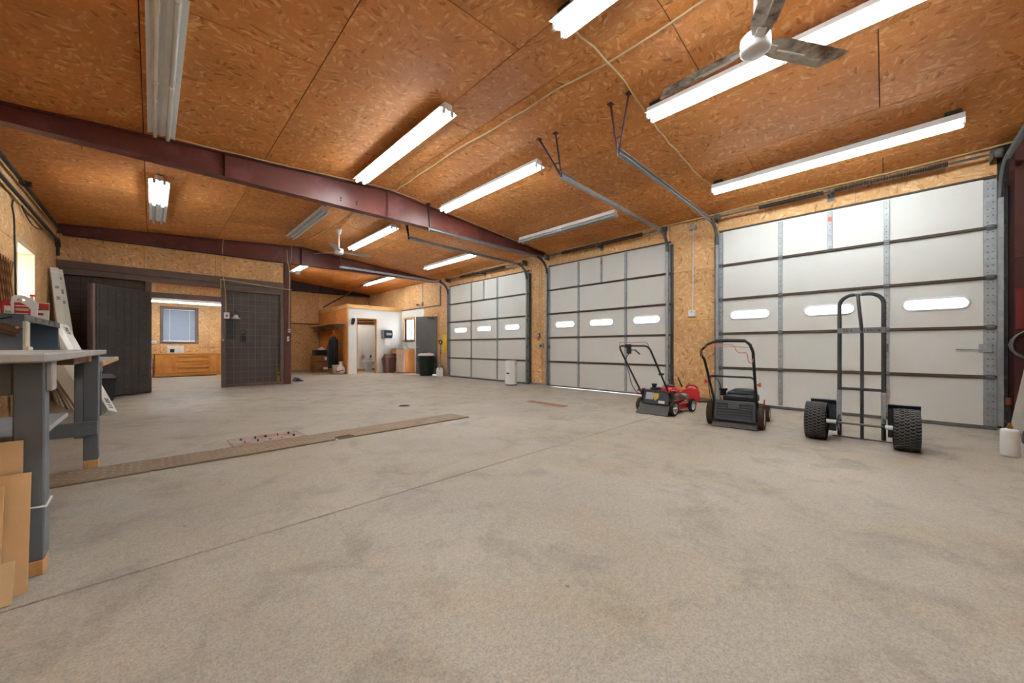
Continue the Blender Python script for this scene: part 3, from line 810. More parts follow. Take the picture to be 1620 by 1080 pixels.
def track(y, s, zt, xe, label, hanger, side_w=.06):
    """s: +1 when the door lies towards smaller y"""
    t = thing('door_track', label, 'track', (XD, y, 0), group='galvanized overhead door tracks')
    x0 = XD - .03; rad = .36
    # channel cross-section swept along the path: two flanges and a web
    path = [(x0, .06), (x0, zt-rad)] + [(x0-rad+math.cos(R(a))*rad, zt-rad+math.sin(R(a))*rad) for a in range(10, 91, 10)] + [(xe, zt+.02)]
    nv = []
    for i, p in enumerate(path):
        a = Vector(path[max(i-1, 0)]); c = Vector(path[min(i+1, len(path)-1)]); d = (c-a).normalized(); nv.append(Vector((-d.y, d.x)))
    def strip(i0, i1, offs, ys, name, mat):
        b = MB(); V = []; F = []
        for i in range(i0, i1+1):
            for o in offs:
                q = Vector(path[i]) + nv[i]*o
                for yy in ys: V.append((q.x, yy, q.y))
        for i in range(i1-i0):
            a = i*4; c = a+4
            F += [(a, a+1, c+1, c), (a+2, c+2, c+3, a+3), (a, c, c+2, a+2), (a+1, a+3, c+3, c+1)]
        F += [(0, 2, 3, 1), ((i1-i0)*4, (i1-i0)*4+1, (i1-i0)*4+3, (i1-i0)*4+2)]
        return V, F
    for nm, i0, i1, mat in (('vertical_track', 0, 1, M_GALV), ('curved_track', 1, 10, M_GALVD), ('horizontal_track', 10, 11, M_GALV)):
        b = MB()
        for offs, ys in (((-.027, .027), (y, y+.003*s)), ((.024, .027), (y, y-.035*s)), ((-.027, -.024), (y, y-.035*s))):
            V, F = strip(i0, i1, offs, sorted(ys), nm, mat); b.add(V, F, nm == 'curved_track')
        b.build(nm, mat, t)
    # wall angle behind the vertical run
    b = MB(); b.bx(XD-.01, XR-.002, y+.004*s, y+.008*s, .03, zt-.20); b.bx(XR-.012, XR-.004, y+.004*s, y+side_w*s, .03, zt-.20); b.build('wall_angle', M_GALVD, t)
    for z in (.35, 1.0, 1.7, 2.4):
        b = MB(); b.cb(XD-.045, XD+.02, y+.004*s, y+.016*s, z-.03, z+.03, .003); b.build('bracket', M_GALVD, t)
    if hanger:
        (hx0, hy0), (hx1, hy1) = hanger
        b = MB(); b.cb(xe-.02, xe+.30, y+.006*s, y+.012*s, zt-.02, zt+.045, .002); b.cb(xe-.02, xe+.30, y+.006*s, y+.045*s, zt+.041, zt+.047, .002); b.build('perforated_angle', M_GALV, t)
        for hx, hy in ((hx0, hy0), (hx1, hy1)):
            b = MB(); b.tube([(xe+.01, y+.012*s, zt-.01), (hx, hy, ceilz(hx)-.004)], .014, 4); b.cb(hx-.03, hx+.03, hy-.03, hy+.03, ceilz(hx)-.014, ceilz(hx)-.001, .002); b.build('hanger_strut', M_DKRED, t)
        k = .32
        p0 = Vector((xe+.01, y+.012*s, zt)).lerp(Vector((hx0, hy0, ceilz(hx0))), k); p1 = Vector((xe+.01, y+.012*s, zt)).lerp(Vector((hx1, hy1, ceilz(hx1))), k)
        b = MB(); b.tube([p0, p1], .008, 4); b.build('strut_tie', M_DKRED, t)
    return t
track(-.975, -1, 3.12, 4.2, 'steel door track curving up beside the red steel column', None, .05)
track(2.105, 1, 3.17, 3.76, 'bright steel track hung left of the hand truck door', ((3.669, 2.157), (3.656, 1.928)))
track(2.955, -1, 3.21, 3.78, 'steel track hung above the red mower and gas can', ((3.668, 2.94), (3.63, 3.184)))
track(6.05, 1, 3.22, 3.76, 'steel track running just below the near red roof beam', ((3.745, 6.06), (3.74, 6.10)))
track(6.72, -1, 3.17, 3.68, 'dark steel track hanging beyond the near roof beam', ((3.62, 6.70), (3.60, 6.78)))
track(10.42, 1, 3.17, 3.68, 'steel track hung below the ceiling fan over the far door', ((3.65, 10.38), (3.70, 10.47)))

def shaft(y0, y1, z, label, springs, x=7.10):
    t = thing('torsion_shaft', label, 'door spring', (x, (y0+y1)/2, z), group='torsion shafts above overhead doors')
    b = MB(); b.cyl((x, y0, z), (x, y1, z), .014, 10); b.build('shaft', M_GALVD, t)
    for a, c in springs:
        pts = []; n = int((c-a)/.014)
        b = MB()
        for i in range(n): 
            yy = a + (c-a)*i/n
            b.lathe([(.030, 0), (.036, .005), (.030, .010)], (x, yy, z), 12, axis='Y')
        b.build('torsion_spring', plain('dark_spring', (52, 46, 44), .45, .4), t)
    for yy in (y0+.03, y1-.03):
        b = MB(); b.lathe([(.014, -.04), (.055, -.04), (.058, -.02), (.05, .03), (.014, .03)], (x, yy, z), 18, axis='Y'); b.build('cable_drum', M_GALVD, t)
        b = MB(); b.bx(x-.02, XR-.001, yy+.035, yy+.041, z-.07, z+.07); b.build('bearing_plate', M_GALVD, t)
    ym = (y0+y1)/2
    b = MB(); b.bx(x-.02, XR-.001, ym-.003, ym+.003, z-.05, z+.05); b.bx(XR-.006, XR-.001, ym-.04, ym+.04, z-.10, z+.08); b.lathe([(.014, -.02), (.032, -.02), (.032, .02), (.014, .02)], (x, ym, z), 14, axis='Y'); b.build('center_bracket', M_GALVD, t)
shaft(-.96, 2.10, 3.28, 'dark torsion spring shaft above the hand truck door', [(-.55, .52), (.64, 1.45)])
shaft(2.97, 6.03, 3.28, 'dark torsion spring shaft above the red mower door', [(3.45, 4.42), (4.56, 5.5)])
shaft(6.75, 10.40, 3.26, 'dark torsion spring shaft above the far garage door', [(7.5, 8.5), (8.64, 9.6)])

# ================================================================ fluorescent fixtures
def make_fixture_meshes():
    t = thing('fluorescent_fixture', 'tmp', 'light fixture', (0, 0, 0))
    L = 1.22
    prof = [(-.115, -.032), (-.080, -.016), (-.030, -.016), (0, -.034), (.030, -.016), (.080, -.016), (.115, -.032)]
    up = [(x, z+.004) for x, z in prof][::-1]
    b = MB(); poly = prof + up
    V = []; F = []; n = len(prof)
    for y in (-L, L):
        V += [(x, y, z) for x, z in prof] + [(x, y, z+.004) for x, z in prof]
    m = 2*n
    for i in range(n-1):
        F += [(i, i+1, m+i+1, m+i), (n+i, m+n+i, m+n+i+1, n+i+1), (i, n+i, n+i+1, i+1), (m+i, m+i+1, m+n+i+1, m+n+i)]
    F += [(0, m, m+n, n), (n-1, 2*n-1, m+2*n-1, m+n-1)]
    b.add(V, F); b.build('reflector', M_REFL, t, local=True)
    b = MB(); b.prism([(-.058, -.014), (.058, -.014), (.05, .055), (-.05, .055)], -L, L, 'Y'); b.build('housing', M_REFL, t, local=True)
    for y in (-L+.012, 0, L-.012):
        for x in (-.054, .054):
            b = MB(); b.cb(x-.016, x+.016, y-.012, y+.012, -.072, -.016, .004); b.build('lamp_holder', M_WHITEP, t, local=True)
    return t
FX = make_fixture_meshes()
TUBE = {}
def fixture(x, yc, zc, label, lit, rz=0.0, first=[True], drop=None):
    """lit: (far half, near half) each 'on', 'dim' or 'off'"""
    t = FX if first[0] else copy_tree(FX)
    first[0] = False
    t.location = (x, yc, zc); t.rotation_euler = (0, 0, rz); t['label'] = label; t['group'] = 'fluorescent strip fixtures'
    for half, st in zip((1, -1), lit):
        for sx in (-.054, .054):
            m = {'on': M_TUBE_ON, 'dim': M_TUBE_DIM, 'off': M_TUBE_OFF}[st]
            if m.name not in TUBE:
                b = MB(); b.cyl((0, -.585, 0), (0, .585, 0), .019, 8); TUBE[m.name] = b.build('tube', m, t, local=True); o = TUBE[m.name]
            else:
                o = TUBE[m.name].copy(); COL.objects.link(o); o.parent = t
            o.location = (sx, half*.605, -.050)
            if m is not M_TUBE_ON or True:
                pass
    if drop:
        for s in (-1, 1):
            b = MB(); b.bx(-.03, .03, s*1.14-.06, s*1.14+.06, .055, drop); b.build('mounting_block', M_BLACKMET, t, local=True)
    return t
LZ = .055
def fix(x, yc, label, lit, drop=0.0, rz=0.0):
    return fixture(x, yc, ceilz(x) - LZ - .006 - drop, label, lit, rz, drop=(LZ + drop) if drop else None)
ON, OFF = ('on', 'on'), ('off', 'off')
fix(.08, 4.68, 'unlit white fluorescent strip at upper left, nearest the left wall', OFF)
fix(.08, 8.73, 'half-lit fluorescent strip beyond the beam on the left', ('off', 'on'))
fix(2.37, 4.65, 'lit fluorescent strip in the middle, just before the near beam', ON)
fix(3.97, 4.70, 'lit fluorescent strip ending above the steel beam hanger', ON)
fix(6.12, .63, 'lit fluorescent strip above the hand truck door', ON, .05)
fix(3.96, .63, 'lit fluorescent strip behind the ceiling fan blades', ON, .05)
fix(2.37, .66, 'lit fluorescent strip cut off at the top edge of the picture', ON, .05)
fix(.08, .63, 'lit fluorescent strip overhead left of the camera', ON)
fix(6.08, 4.69, 'unlit fluorescent strip above the red mower door', OFF)
fix(2.39, 8.83, 'unlit fluorescent strip left of the far ceiling fan', OFF)
fix(3.80, 8.78, 'lit fluorescent strip right of the far ceiling fan', ON)
fix(6.06, 8.77, 'fluorescent strip above the far garage door, its far tubes dim', ('dim', 'on'))
fix(5.98, 13.1, 'lit fluorescent strip over the washroom', ON)
fix(3.55, 13.3, 'lit fluorescent strip over the alcove behind the red post', ON)
fix(.6, 13.0, 'added unseen fluorescent strip brightening the cage room near the gateway', ON)  # extra strip, hidden by the header, added to lift the dim cage room
lf = fixture(.83, 15.5, 2.44, 'lit fluorescent strip hung across the cage room', ON, R(90), drop=None)
for s in (-.8, .8):
    b = MB(); b.cyl((0, s, .055), (0, s, ceilz(.83)-2.44-.004), .004, 5); b.build('hanging_wire', M_GALV, lf, local=True)

# ================================================================ ceiling fans
M_BLADE = plain('dirty_white_blade', (206, 200, 190), .5, 0, .1, 6, .4, dirt=((84, 62, 44), 4.5, .44, .9))
M_BLADEC = plain('pale_blade', (196, 190, 184), .5, 0, .1, 6, .4)
def fan(loc, ang, label, bm, drop=.50):
    x, y = loc; zt = ceilz(x) - .002; z = zt - drop
    t = thing('ceiling_fan', label, 'ceiling fan', (x, y, z), group='white ceiling fans')
    b = MB(); b.lathe([(0, 0), (.065, 0), (.062, -.03), (.035, -.11), (.02, -.115), (0, -.115)], (0, 0, drop), 20); b.build('canopy', M_WHITE, t, local=True)
    b = MB(); b.cyl((0, 0, .06), (0, 0, drop-.10), .013, 10); b.build('downrod', M_WHITE, t, local=True)
    b = MB(); b.lathe([(0, .075), (.05, .075), (.085, .06), (.098, .045), (.10, .02), (.10, -.005), (.094, -.012), (.094, -.02), (.10, -.026), (.098, -.05), (.085, -.062), (.05, -.068), (0, -.07)], (0, 0, 0), 28); b.build('motor_housing', M_WHITE, t, local=True)
    b = MB(); b.lathe([(0, -.0705), (.055, -.0675), (.058, -.072), (0, -.075)], (0, 0, 0), 24); b.build('motor_cap', M_WHITEP, t, local=True)
    for k in range(3):
        a = R(ang + 120*k)
        M = Matrix.Rotation(a, 4, 'Z') @ Matrix.Translation((0, 0, -.005)) @ Matrix.Rotation(R(-12), 4, 'X')
        b = MB(); V = []; F = []
        prof = [(.09, -.045, .040), (.16, -.075, .060), (.22, -.085, .072), (.45, -.085, .076), (.66, -.082, .078), (.73, -.080, .055)]
        for dz in (0, .004):
            for (r, y0, y1) in prof:
                k_ = .05 if r > .7 else 0
                V += [(r+k_, y0, dz), (r, (y0+y1)/2, dz-.008), (r-k_, y1, dz)]
        n = len(prof)
        for i in range(n-1):
            for j in range(2):
                q = i*3+j; F += [(q, q+1, q+4, q+3), (3*n+q, 3*n+q+3, 3*n+q+4, 3*n+q+1)]
        b.add(V, F, False, M); bl = b.build('blade', bm, t, local=True)
        b = MB(); b.cb(.075, .17, -.03, .03, -.012, -.004, .003, M=M); b.bx(.20, .44, -.005, .005, -.016, -.006, M=M); b.build('blade_iron', M_WHITE, bl, local=True)
    return t
fan((3.22, .68), -33, 'dirty white ceiling fan at the top right of the picture', M_BLADE)
fan((3.14, 9.0), 0, 'small white ceiling fan hanging beyond the near roof beam', M_BLADEC, .52)

# ================================================================ cables along ceiling and walls
def cable(pts, label, r=.008, mat=None, name='cable', wob=.012, k=3, cat='cable', clips=True):
    P = []
    for i, p in enumerate(pts):
        P.append(Vector(p))
    S = smooth_path(P, k)
    for p in S[1:-1]:
        p.x += random.uniform(-wob, wob); p.y += random.uniform(-wob, wob)
    b = MB(); b.tube(S, r, 6)
    return tag(b.build(name, mat or M_CREAM), label, cat)
def onc(x, y, o=.012): return (x, y, ceilz(x) - o)
cable([onc(3.085, 6.10), onc(3.06, 5.2), onc(3.06, 3.97), onc(3.10, 3.2), onc(3.10, 2.475), onc(3.168, 1.64), onc(3.13, 1.03), onc(3.2, .72)], 'tan cable stapled along the ridge to the near fan', .009)
cable([onc(2.40, 1.9), onc(2.555, 1.885), onc(3.1, 1.875, .03), onc(3.64, 1.895), onc(4.0, 1.92)], 'tan cable crossing between two lit strips at the top', .009)
cable([onc(4.0, 1.93), onc(4.25, 1.94), onc(4.76, 1.945), onc(5.4, 1.945), onc(5.9, 1.93), onc(6.12, 1.88)], 'tan cable running from fan light to the hand truck door light', .009)
cable([onc(.09, 5.92), onc(.12, 6.03), onc(.5, 6.09, .014), onc(1.25, 6.10, .014), onc(2.2, 6.10, .014), onc(3.05, 6.10, .014), onc(4.2, 6.10, .014), onc(5.3, 6.10, .014), onc(6.3, 6.10, .014), onc(7.15, 6.09, .014)], 'tan cable following the top of the near roof beam', .008, wob=.008)
cable([onc(2.95, 8.95), onc(2.9, 9.8), onc(2.75, 10.7), onc(2.70, 11.2), (2.70, 11.33, 3.3)], 'tan cable from far fan down to the red post', .008)
cable([onc(2.9, 6.45), onc(2.95, 7.4), onc(3.1, 8.6), onc(3.14, 8.95)], 'tan cable from near beam to the far fan', .008)
cable([(7.21, -1.1, 3.40), (7.21, .2, 3.385), (7.21, 1.4, 3.395), (7.21, 2.4, 3.37), (7.21, 3.4, 3.39), (7.21, 4.8, 3.385), (7.21, 6.0, 3.39)], 'tan cable bundle along the eave above the near two doors', .011, wob=.006)
cable([(7.22, 6.35, 3.39), (7.22, 7.8, 3.38), (7.22, 9.3, 3.39), (7.22, 11.0, 3.385)], 'tan cable along the eave above the far garage door', .010, wob=.006)
cable([onc(2.42, 10.05), onc(1.4, 10.8), onc(1.26, 11.30), (1.24, 11.335, 3.55), (1.235, 11.345, 3.25)], 'tan cable dropping over the beam above the cage gate', .008, wob=.005)
cable([(1.235, 11.345, 3.2), (1.225, 11.345, 2.9), (1.26, 11.325, 2.60), (1.29, 11.325, 2.3), (1.30, 11.325, 2.0), (1.305, 11.325, 1.83)], 'tan cable hanging down to the outlet on the cage gate', .009, wob=.004)
cable([(1.20, 11.325, 2.42), (1.20, 11.325, 2.62), (1.24, 11.325, 2.645), (1.7, 11.325, 2.615), (2.2, 11.32, 2.575), (2.72, 11.315, 2.55)], 'pale conduit across the top of the closed mesh gate', .010, wob=.004)
cable([(2.60, 11.32, 3.62), (2.62, 11.32, 3.3), (2.655, 11.32, 3.1), (2.66, 11.32, 2.4), (2.655, 11.32, 1.8), (2.655, 11.32, 1.50)], 'pale conduit running down the red steel post', .010, wob=.003)
cable([(-1.31, 8.10, 2.95), (-1.31, 8.13, 2.6), (-1.31, 8.20, 2.1), (-1.31, 8.22, 1.7)], 'black cable hanging down the left wall by the window', .009, M_BLACK, wob=.01)
cable([(-1.30, 8.5, 2.98), (-1.30, 9.0, 2.86), (-1.30, 9.6, 2.90), (-1.30, 9.9, 2.98)], 'black cable sagging below the pipes on the left wall', .008, M_BLACK, wob=.004)

# pipes on the left wall
def pipe(pts, r, label, mat, fittings):
    t = thing('pipe', label, 'pipe', pts[0], group='dark pipes on the left wall')
    b = MB(); b.tube(pts, r, 10); b.build('pipe_run', mat, t)
    for p, q in fittings:
        b = MB(); b.cyl(p, q, r*1.55, 10); b.build('fitting', mat, t)
M_PIPE = plain('dark_pipe', (58, 48, 42), .5, .2)
pipe([(-1.27, YN+.1, 3.27), (-1.27, 11.30, 3.27)], .026, 'upper dark pipe along the top of the left wall', M_PIPE, [((-1.27, 8.35, 3.27), (-1.27, 8.45, 3.27)), ((-1.27, 8.40, 3.27), (-1.20, 8.40, 3.27)), ((-1.27, 4.0, 3.27), (-1.27, 4.1, 3.27))])
pipe([(-1.27, YN+.1, 3.02), (-1.27, 10.92, 3.02), (-1.27, 10.97, 3.0), (-1.27, 11.0, 2.95), (-1.27, 11.0, 2.73)], .024, 'lower dark pipe turning down to the cage header', M_PIPE, [((-1.27, 10.98, 2.99), (-1.27, 11.02, 2.90)), ((-1.27, 10.88, 3.02), (-1.27, 10.95, 3.02))])
b = MB(); b.tube([(-1.25, 11.30, 3.20), (.4, 11.32, 3.23), (1.6, 11.32, 3.245), (2.5, 11.32, 3.255)], .014, 8)
tag(b.build('conduit', M_PIPE), 'thin dark pipe along the bottom of the beam above the cage', 'pipe')

# boxes and outlets
def ebox(name, label, cat, c, size, mat, normal='X', parts=()):
    t = thing(name, label, cat, c)
    x, y, z = c; a, h, d = size
    b = MB()
    if normal == 'X': b.cb(x-d, x, y-a/2, y+a/2, z-h/2, z+h/2, .006)
    else: b.cb(x-a/2, x+a/2, y-d, y, z-h/2, z+h/2, .006)
    b.build('box', mat, t)
    for nm, (u0, u1, v0, v1), m in parts:
        b = MB()
        if normal == 'X': b.cb(x-d-.006, x-d+.002, y+u0, y+u1, z+v0, z+v1, .002)
        else: b.cb(x+u0, x+u1, y-d-.006, y-d+.002, z+v0, z+v1, .002)
        b.build(nm, m, t)
    return t
ebox('junction_box', 'small grey junction box high between the two near doors', 'electrical box', (XR, 2.53, 3.24), (.12, .07, .05), M_GALV, parts=[('cover', (-.05, .05, -.025, .025), M_GALV)])
ebox('door_switch', 'white door control box on the flake board between two doors', 'switch', (XR, 2.545, 1.63), (.13, .13, .06), M_WHITEP, parts=[('cover', (-.055, .055, -.055, .055), M_WHITEP), ('button', (-.015, .015, .01, .04), M_GALVD)])
b = MB(); b.tube([(XR-.012, 2.53, 3.20), (XR-.012, 2.535, 2.4), (XR-.012, 2.54, 1.70)], .009, 8); tag(b.build('conduit', M_WHITEP), 'white conduit from junction box down to the door switch', 'conduit')
b = MB(); b.tube([(XR-.008, 2.545, 1.56), (XR-.008, 2.54, 1.35), (XR-.008, 2.545, 1.18)], .004, 6); tag(b.build('pull_cord', M_YELLOW), 'thin yellow cord hanging under the white door switch', 'cord')
ebox('switch_box', 'grey switch box with a red tag on the pier between doors', 'switch', (XR, 6.375, 1.30), (.075, .12, .05), M_GALVD, parts=[('toggle', (-.01, .01, -.02, .02), M_WHITEP), ('red_tag', (-.03, .03, -.13, -.06), M_RED)])
ebox('outlet', 'round black outlet in grey box on the pier between doors', 'outlet', (XR, 6.29, 1.03), (.13, .13, .05), M_GALV, parts=[('socket', (-.03, .03, -.03, .03), M_BLACK)])
b = MB(); b.tube([(XR-.01, 6.375, 3.3), (XR-.01, 6.375, 1.36)], .008, 6); tag(b.build('conduit', M_CREAM), 'tan cable down the pier to the grey switch', 'conduit')
b = MB(); b.tube([(XR-.01, 6.30, 3.3), (XR-.01, 6.295, 1.09)], .008, 6); tag(b.build('conduit', M_CREAM), 'tan cable down the pier to the round outlet', 'conduit')
ebox('outlet', 'white outlet hanging on the stile of the mesh gate', 'outlet', (1.31, YC-.035, 1.77), (.11, .15, .05), M_WHITEP, 'Y', parts=[('socket', (-.02, .02, -.035, .02), M_GALVD)])
t = thing('bell', 'small white bell-shaped lamp behind the mesh gate', 'bell', (1.485, YC-.10, 1.70))
b = MB(); b.lathe([(.095, 0), (.085, .012), (.055, .03), (.045, .07), (.03, .09), (0, .095)], (1.485, YC-.10, 1.70), 20); b.build('shade', M_WHITE, t)
b = MB(); b.tube([(1.485, YC-.10, 1.79), (1.485, YC-.09, 1.87), (1.46, YC-.035, 1.92)], .007, 6); b.build('arm', M_BLACK, t)
ebox('outlet', 'black and white double outlet on the red post', 'outlet', (2.65, YC-.04, 1.44), (.09, .13, .045), M_GALVD, 'Y', parts=[('socket', (-.025, .025, .01, .045), M_WHITEP), ('socket', (-.025, .025, -.045, -.01), M_WHITEP)])
ebox('switch', 'white switch below the double outlet on the red post', 'switch', (2.63, YC-.038, 1.22), (.05, .13, .03), M_WHITEP, 'Y', parts=[('toggle', (-.01, .01, -.02, .02), M_GALVD)])
ebox('junction_box', 'grey box on conduit high on the wall above the entry door', 'electrical box', (XR, 12.2, 2.62), (.09, .14, .06), M_GALV, parts=[('cover', (-.035, .035, -.05, .05), M_GALV)])
b = MB(); b.tube([(XR-.014, 12.2, 3.36), (XR-.014, 12.2, 2.70)], .014, 8); tag(b.build('conduit', M_GALV), 'grey conduit rising to the eave above the entry door', 'conduit')
t = thing('hose_bib', 'small dark valve knob left of the grey box on conduit', 'valve', (XR, 12.45, 2.60))
b = MB(); b.cyl((XR, 12.45, 2.60), (XR-.09, 12.45, 2.60), .02, 8); b.build('stem', M_GALVD, t)
b = MB(); b.lathe([(0, -.02), (.05, -.02), (.05, .0), (0, .0)], (XR-.09, 12.45, 2.60), 12, axis='X'); b.build('knob', M_BROWN, t)
ebox('door_sensor', 'small white sensor high beside the far garage door track', 'sensor', (XR, 11.0, 3.19), (.09, .10, .06), M_WHITEP, parts=[('lens', (-.02, .02, -.02, .02), M_GALVD)])
b = MB(); b.tube([(5.25, 16.88, 2.70), (5.45, 12.7, 3.30), (5.55, 11.52, 3.33)], .022, 8); tag(b.build('brace_pole', M_PIPE), 'dark slanting pole above the washroom roof', 'pole')
b = MB(); b.tube([(2.72, YF-.05, 1.97), (5.1, YF-.05, 1.97)], .018, 8); tag(b.build('pipe', M_PIPE), 'thin dark pipe across the far alcove wall', 'pipe')
# flood lamp on the red post
t = thing('flood_lamp', 'small white flood lamp on the red post below the beam', 'lamp', (2.80, YC+.05, 3.05))
b = MB(); b.lathe([(.02, 0), (.05, .02), (.055, .10), (0, .10)], (2.80, YC-.02, 3.05), 14, axis='X'); b.lathe([(.02, 0), (.05, .02), (.055, .10), (0, .10)], (2.78, YC-.16, 3.02), 14, axis='X'); b.build('lamp_heads', M_WHITEP, t)
b = MB(); b.bx(2.66, 2.80, YC-.06, YC-.04, 3.03, 3.07); b.bx(2.75, 2.79, YC-.17, YC-.03, 3.03, 3.05); b.build('bracket', M_WHITEP, t)

# ================================================================ lawn mowers
def wheel(b_t, b_h, c, r, w, spokes, face, M=None):
    """axis along local y; b_t tyre builder, b_h hub builder; face=+1/-1 the outer side"""
    x, y, z = c
    prof = [(r*.72, -w/2), (r*.93, -w/2), (r, -w*.32), (r, w*.32), (r*.93, w/2), (r*.72, w/2)]
    b_t.lathe(prof + [prof[0]], (x, y, z), 26, M, 'Y')
    for i in range(26):
        a = 2*math.pi*i/26; ca, sa = math.cos(a), math.sin(a)
        Mi = (M or Matrix()) @ Matrix.Translation((x, y, z)) @ Matrix.Rotation(a, 4, 'Y')
        for s in (-1, 1): b_t.bx(r*.985, r*1.02, s*w*.06 if s > 0 else -w*.36, s*w*.36 if s > 0 else -w*.06, -r*.05+(.035*r*s), r*.05+(.035*r*s), M=Mi)
    b_h.lathe([(r*.73, -w*.40), (r*.66, -w*.40), (r*.66, w*.40), (r*.73, w*.40)], (x, y, z), 22, M, 'Y')
    b_h.lathe([(0, -w*.45), (r*.20, -w*.45), (r*.22, 0), (r*.20, w*.5), (0, w*.5)], (x, y, z), 14, M, 'Y')
    for i in range(spokes):
        Mi = (M or Matrix()) @ Matrix.Translation((x, y, z)) @ Matrix.Rotation(2*math.pi*i/spokes, 4, 'Y')
        b_h.bx(r*.15, r*.70, -w*.12+face*w*.25, w*.12+face*w*.25, -r*.055, r*.055, M=Mi)

M_HUB = plain('white_hub', (206, 204, 200), .45, 0, .08)
M_CHAR = plain('charcoal_plastic', (66, 70, 76), .5, 0, .12, 6, .4)
M_FLAP = plain('dusty_rubber_flap', (98, 94, 90), .8, 0, .15, 8, .2)
M_ENGRED = plain('engine_red', (196, 30, 42), .3, 0, .08, 6, .5, coat=.3)

# ---- red mower -------------------------------------------------
t = thing('lawn_mower', 'red push mower with black handle beside the red gas can', 'lawn mower', (5.40, 2.40, 0), R(-5))
def deck_poly(x0, x1, w, n=8):
    pts = [(x0, -w), (x0, w)]
    for i in range(n+1):
        a = R(90 - 180*i/n); pts.append((x1 - w*.55 + math.cos(a)*w*.55, math.sin(a)*w))
    return pts
b = MB(); b.prism(deck_poly(.02, .64, .225), .06, .135, 'Z'); b.prism(deck_poly(.05, .58, .19), .135, .19, 'Z'); b.build('deck', M_REDPAINT, t, local=True)
for sx, sy, r, w in ((0, 1, .105, .05), (0, -1, .105, .05), (.57, 1, .10, .048), (.57, -1, .10, .048)):
    bt, bh = MB(), MB(); wheel(bt, bh, (sx, sy*.265, r*1.02), r, w, 6, sy)
    wo = bt.build('wheel', M_TIREDUST if sx == 0 else M_RUBBER, t, local=True); bh.build('hub', M_HUB, wo, local=True)
# rear bag door with stickers
Mr = Matrix.Translation((-.02, 0, .255)) @ Matrix.Rotation(R(14), 4, 'Y')
b = MB(); b.cb(-.014, .014, -.205, .205, -.12, .09, .01, M=Mr); b.cb(-.02, .02, -.215, .215, .075, .10, .006, M=Mr); rd = b.build('rear_door', M_CHAR, t, local=True)
b = MB(); b.bx(-.0165, -.014, .035, .155, -.05, .055, M=Mr); b.build('warning_label', plain('grey_label', (186, 190, 198), .5), rd, local=True)
b = MB(); b.prism([(-.03, .05), (.035, .05), (.035, -.02), (0, -.065), (-.05, -.02), (-.05, .05)], -.0175, -.0145, 'X', M=Mr); b.build('warning_label', plain('yellow_label', (206, 168, 84), .5), rd, local=True)
b = MB(); b.bx(-.0165, -.014, -.15, -.055, -.095, -.055, M=Mr); b.build('warning_label', M_PAPER, rd, local=True)
b = MB(); b.add([(-.03, -.23, .15), (-.03, .23, .15), (-.17, .245, .012), (-.17, -.245, .012), (-.024, -.23, .146), (-.024, .23, .146), (-.164, .245, .006), (-.164, -.245, .006)],
      [(0, 1, 2, 3), (7, 6, 5, 4), (0, 4, 5, 1), (1, 5, 6, 2), (2, 6, 7, 3), (3, 7, 4, 0)]); b.build('trailing_flap', M_FLAP, t, local=True)
for s in (-1, 1):
    b = MB(); b.cb(-.03, .06, s*.215, s*.235, .06, .36, .006); b.build('side_bracket', M_BLACKMET, t, local=True)
# engine
b = MB(); b.cyl((.33, 0, .19), (.33, 0, .24), .15, 20); b.cyl((.33, 0, .24), (.33, 0, .29), .11, 18); b.build('engine_block', M_GALVD, t, local=True)
b = MB(); b.cb(.22, .46, -.15, .09, .275, .375, .04, smooth=False); b.lathe([(.125, 0), (.125, .05), (.11, .075), (.06, .09), (0, .092)], (.34, -.02, .30), 24); eo = b.build('engine_cover', M_ENGRED, t, local=True)
b = MB(); b.lathe([(.085, 0), (.085, .012), (.03, .018), (0, .018)], (.34, -.02, .393), 20); b.build('recoil_cap', M_BLACK, eo, local=True)
b = MB(); b.cb(.16, .30, .08, .20, .27, .37, .02)
for k in range(4): b.cb(.155, .30, .075, .205, .285+k*.022, .296+k*.022, .003)
b.cyl((.20, .15, .37), (.20, .15, .40), .03, 12); b.cyl((.20, .15, .40), (.20, .15, .425), .04, 12); b.build('fuel_tank', M_BLACK, t, local=True)
b = MB(); b.cyl((.45, -.20, .24), (.45, -.25, .24), .04, 14); b.cb(.40, .52, -.20, -.14, .20, .28, .01); b.build('muffler', M_GALV, t, local=True)
for s in (-1, 1):
    b = MB(); b.cb(.50, .60, s*.238, s*.25, .06, .15, .004); b.tube([(.20, s*.245, .14), (.40, s*.25, .19), (.52, s*.25, .12)], .008, 6); b.build('height_lever', M_GALV, t, local=True)
# handle: two side tubes joined by one top bar
def hpt(k, s, sp): return (-.03 - .60*k, s*(sp[0] + (sp[1]-sp[0])*k), .28 + .73*k)
sp = (.225, .235)
pts = [hpt(0, -1, sp), hpt(.5, -1, sp), hpt(.93, -1, sp)] + [(-.625, -.215, 1.0), (-.64, -.18, 1.012)] + [(-.64, 0, 1.012), (-.64, .18, 1.012), (-.625, .215, 1.0)] + [hpt(.93, 1, sp), hpt(.5, 1, sp), hpt(0, 1, sp)]
b = MB(); b.tube(pts, .0125, 8); h = b.build('handle', M_BLACKMET, t, local=True)
for s in (-1, 1):
    p = Vector(hpt(.46 if s < 0 else .08, s, sp)); b = MB(); b.cyl(p + Vector((0, -.022, 0)), p + Vector((0, .022, 0)), .018, 10); b.cb(p.x-.03, p.x+.03, p.y+s*.02, p.y+s*.035, p.z-.012, p.z+.012, .004); b.build('clamp_knob', M_BLACK if s < 0 else M_RED, h, local=True)
p = Vector(hpt(.10, -1, sp)); b = MB(); b.cyl(p + Vector((0, -.02, 0)), p + Vector((0, .02, 0)), .017, 8); b.build('clamp_knob', M_RED, h, local=True)
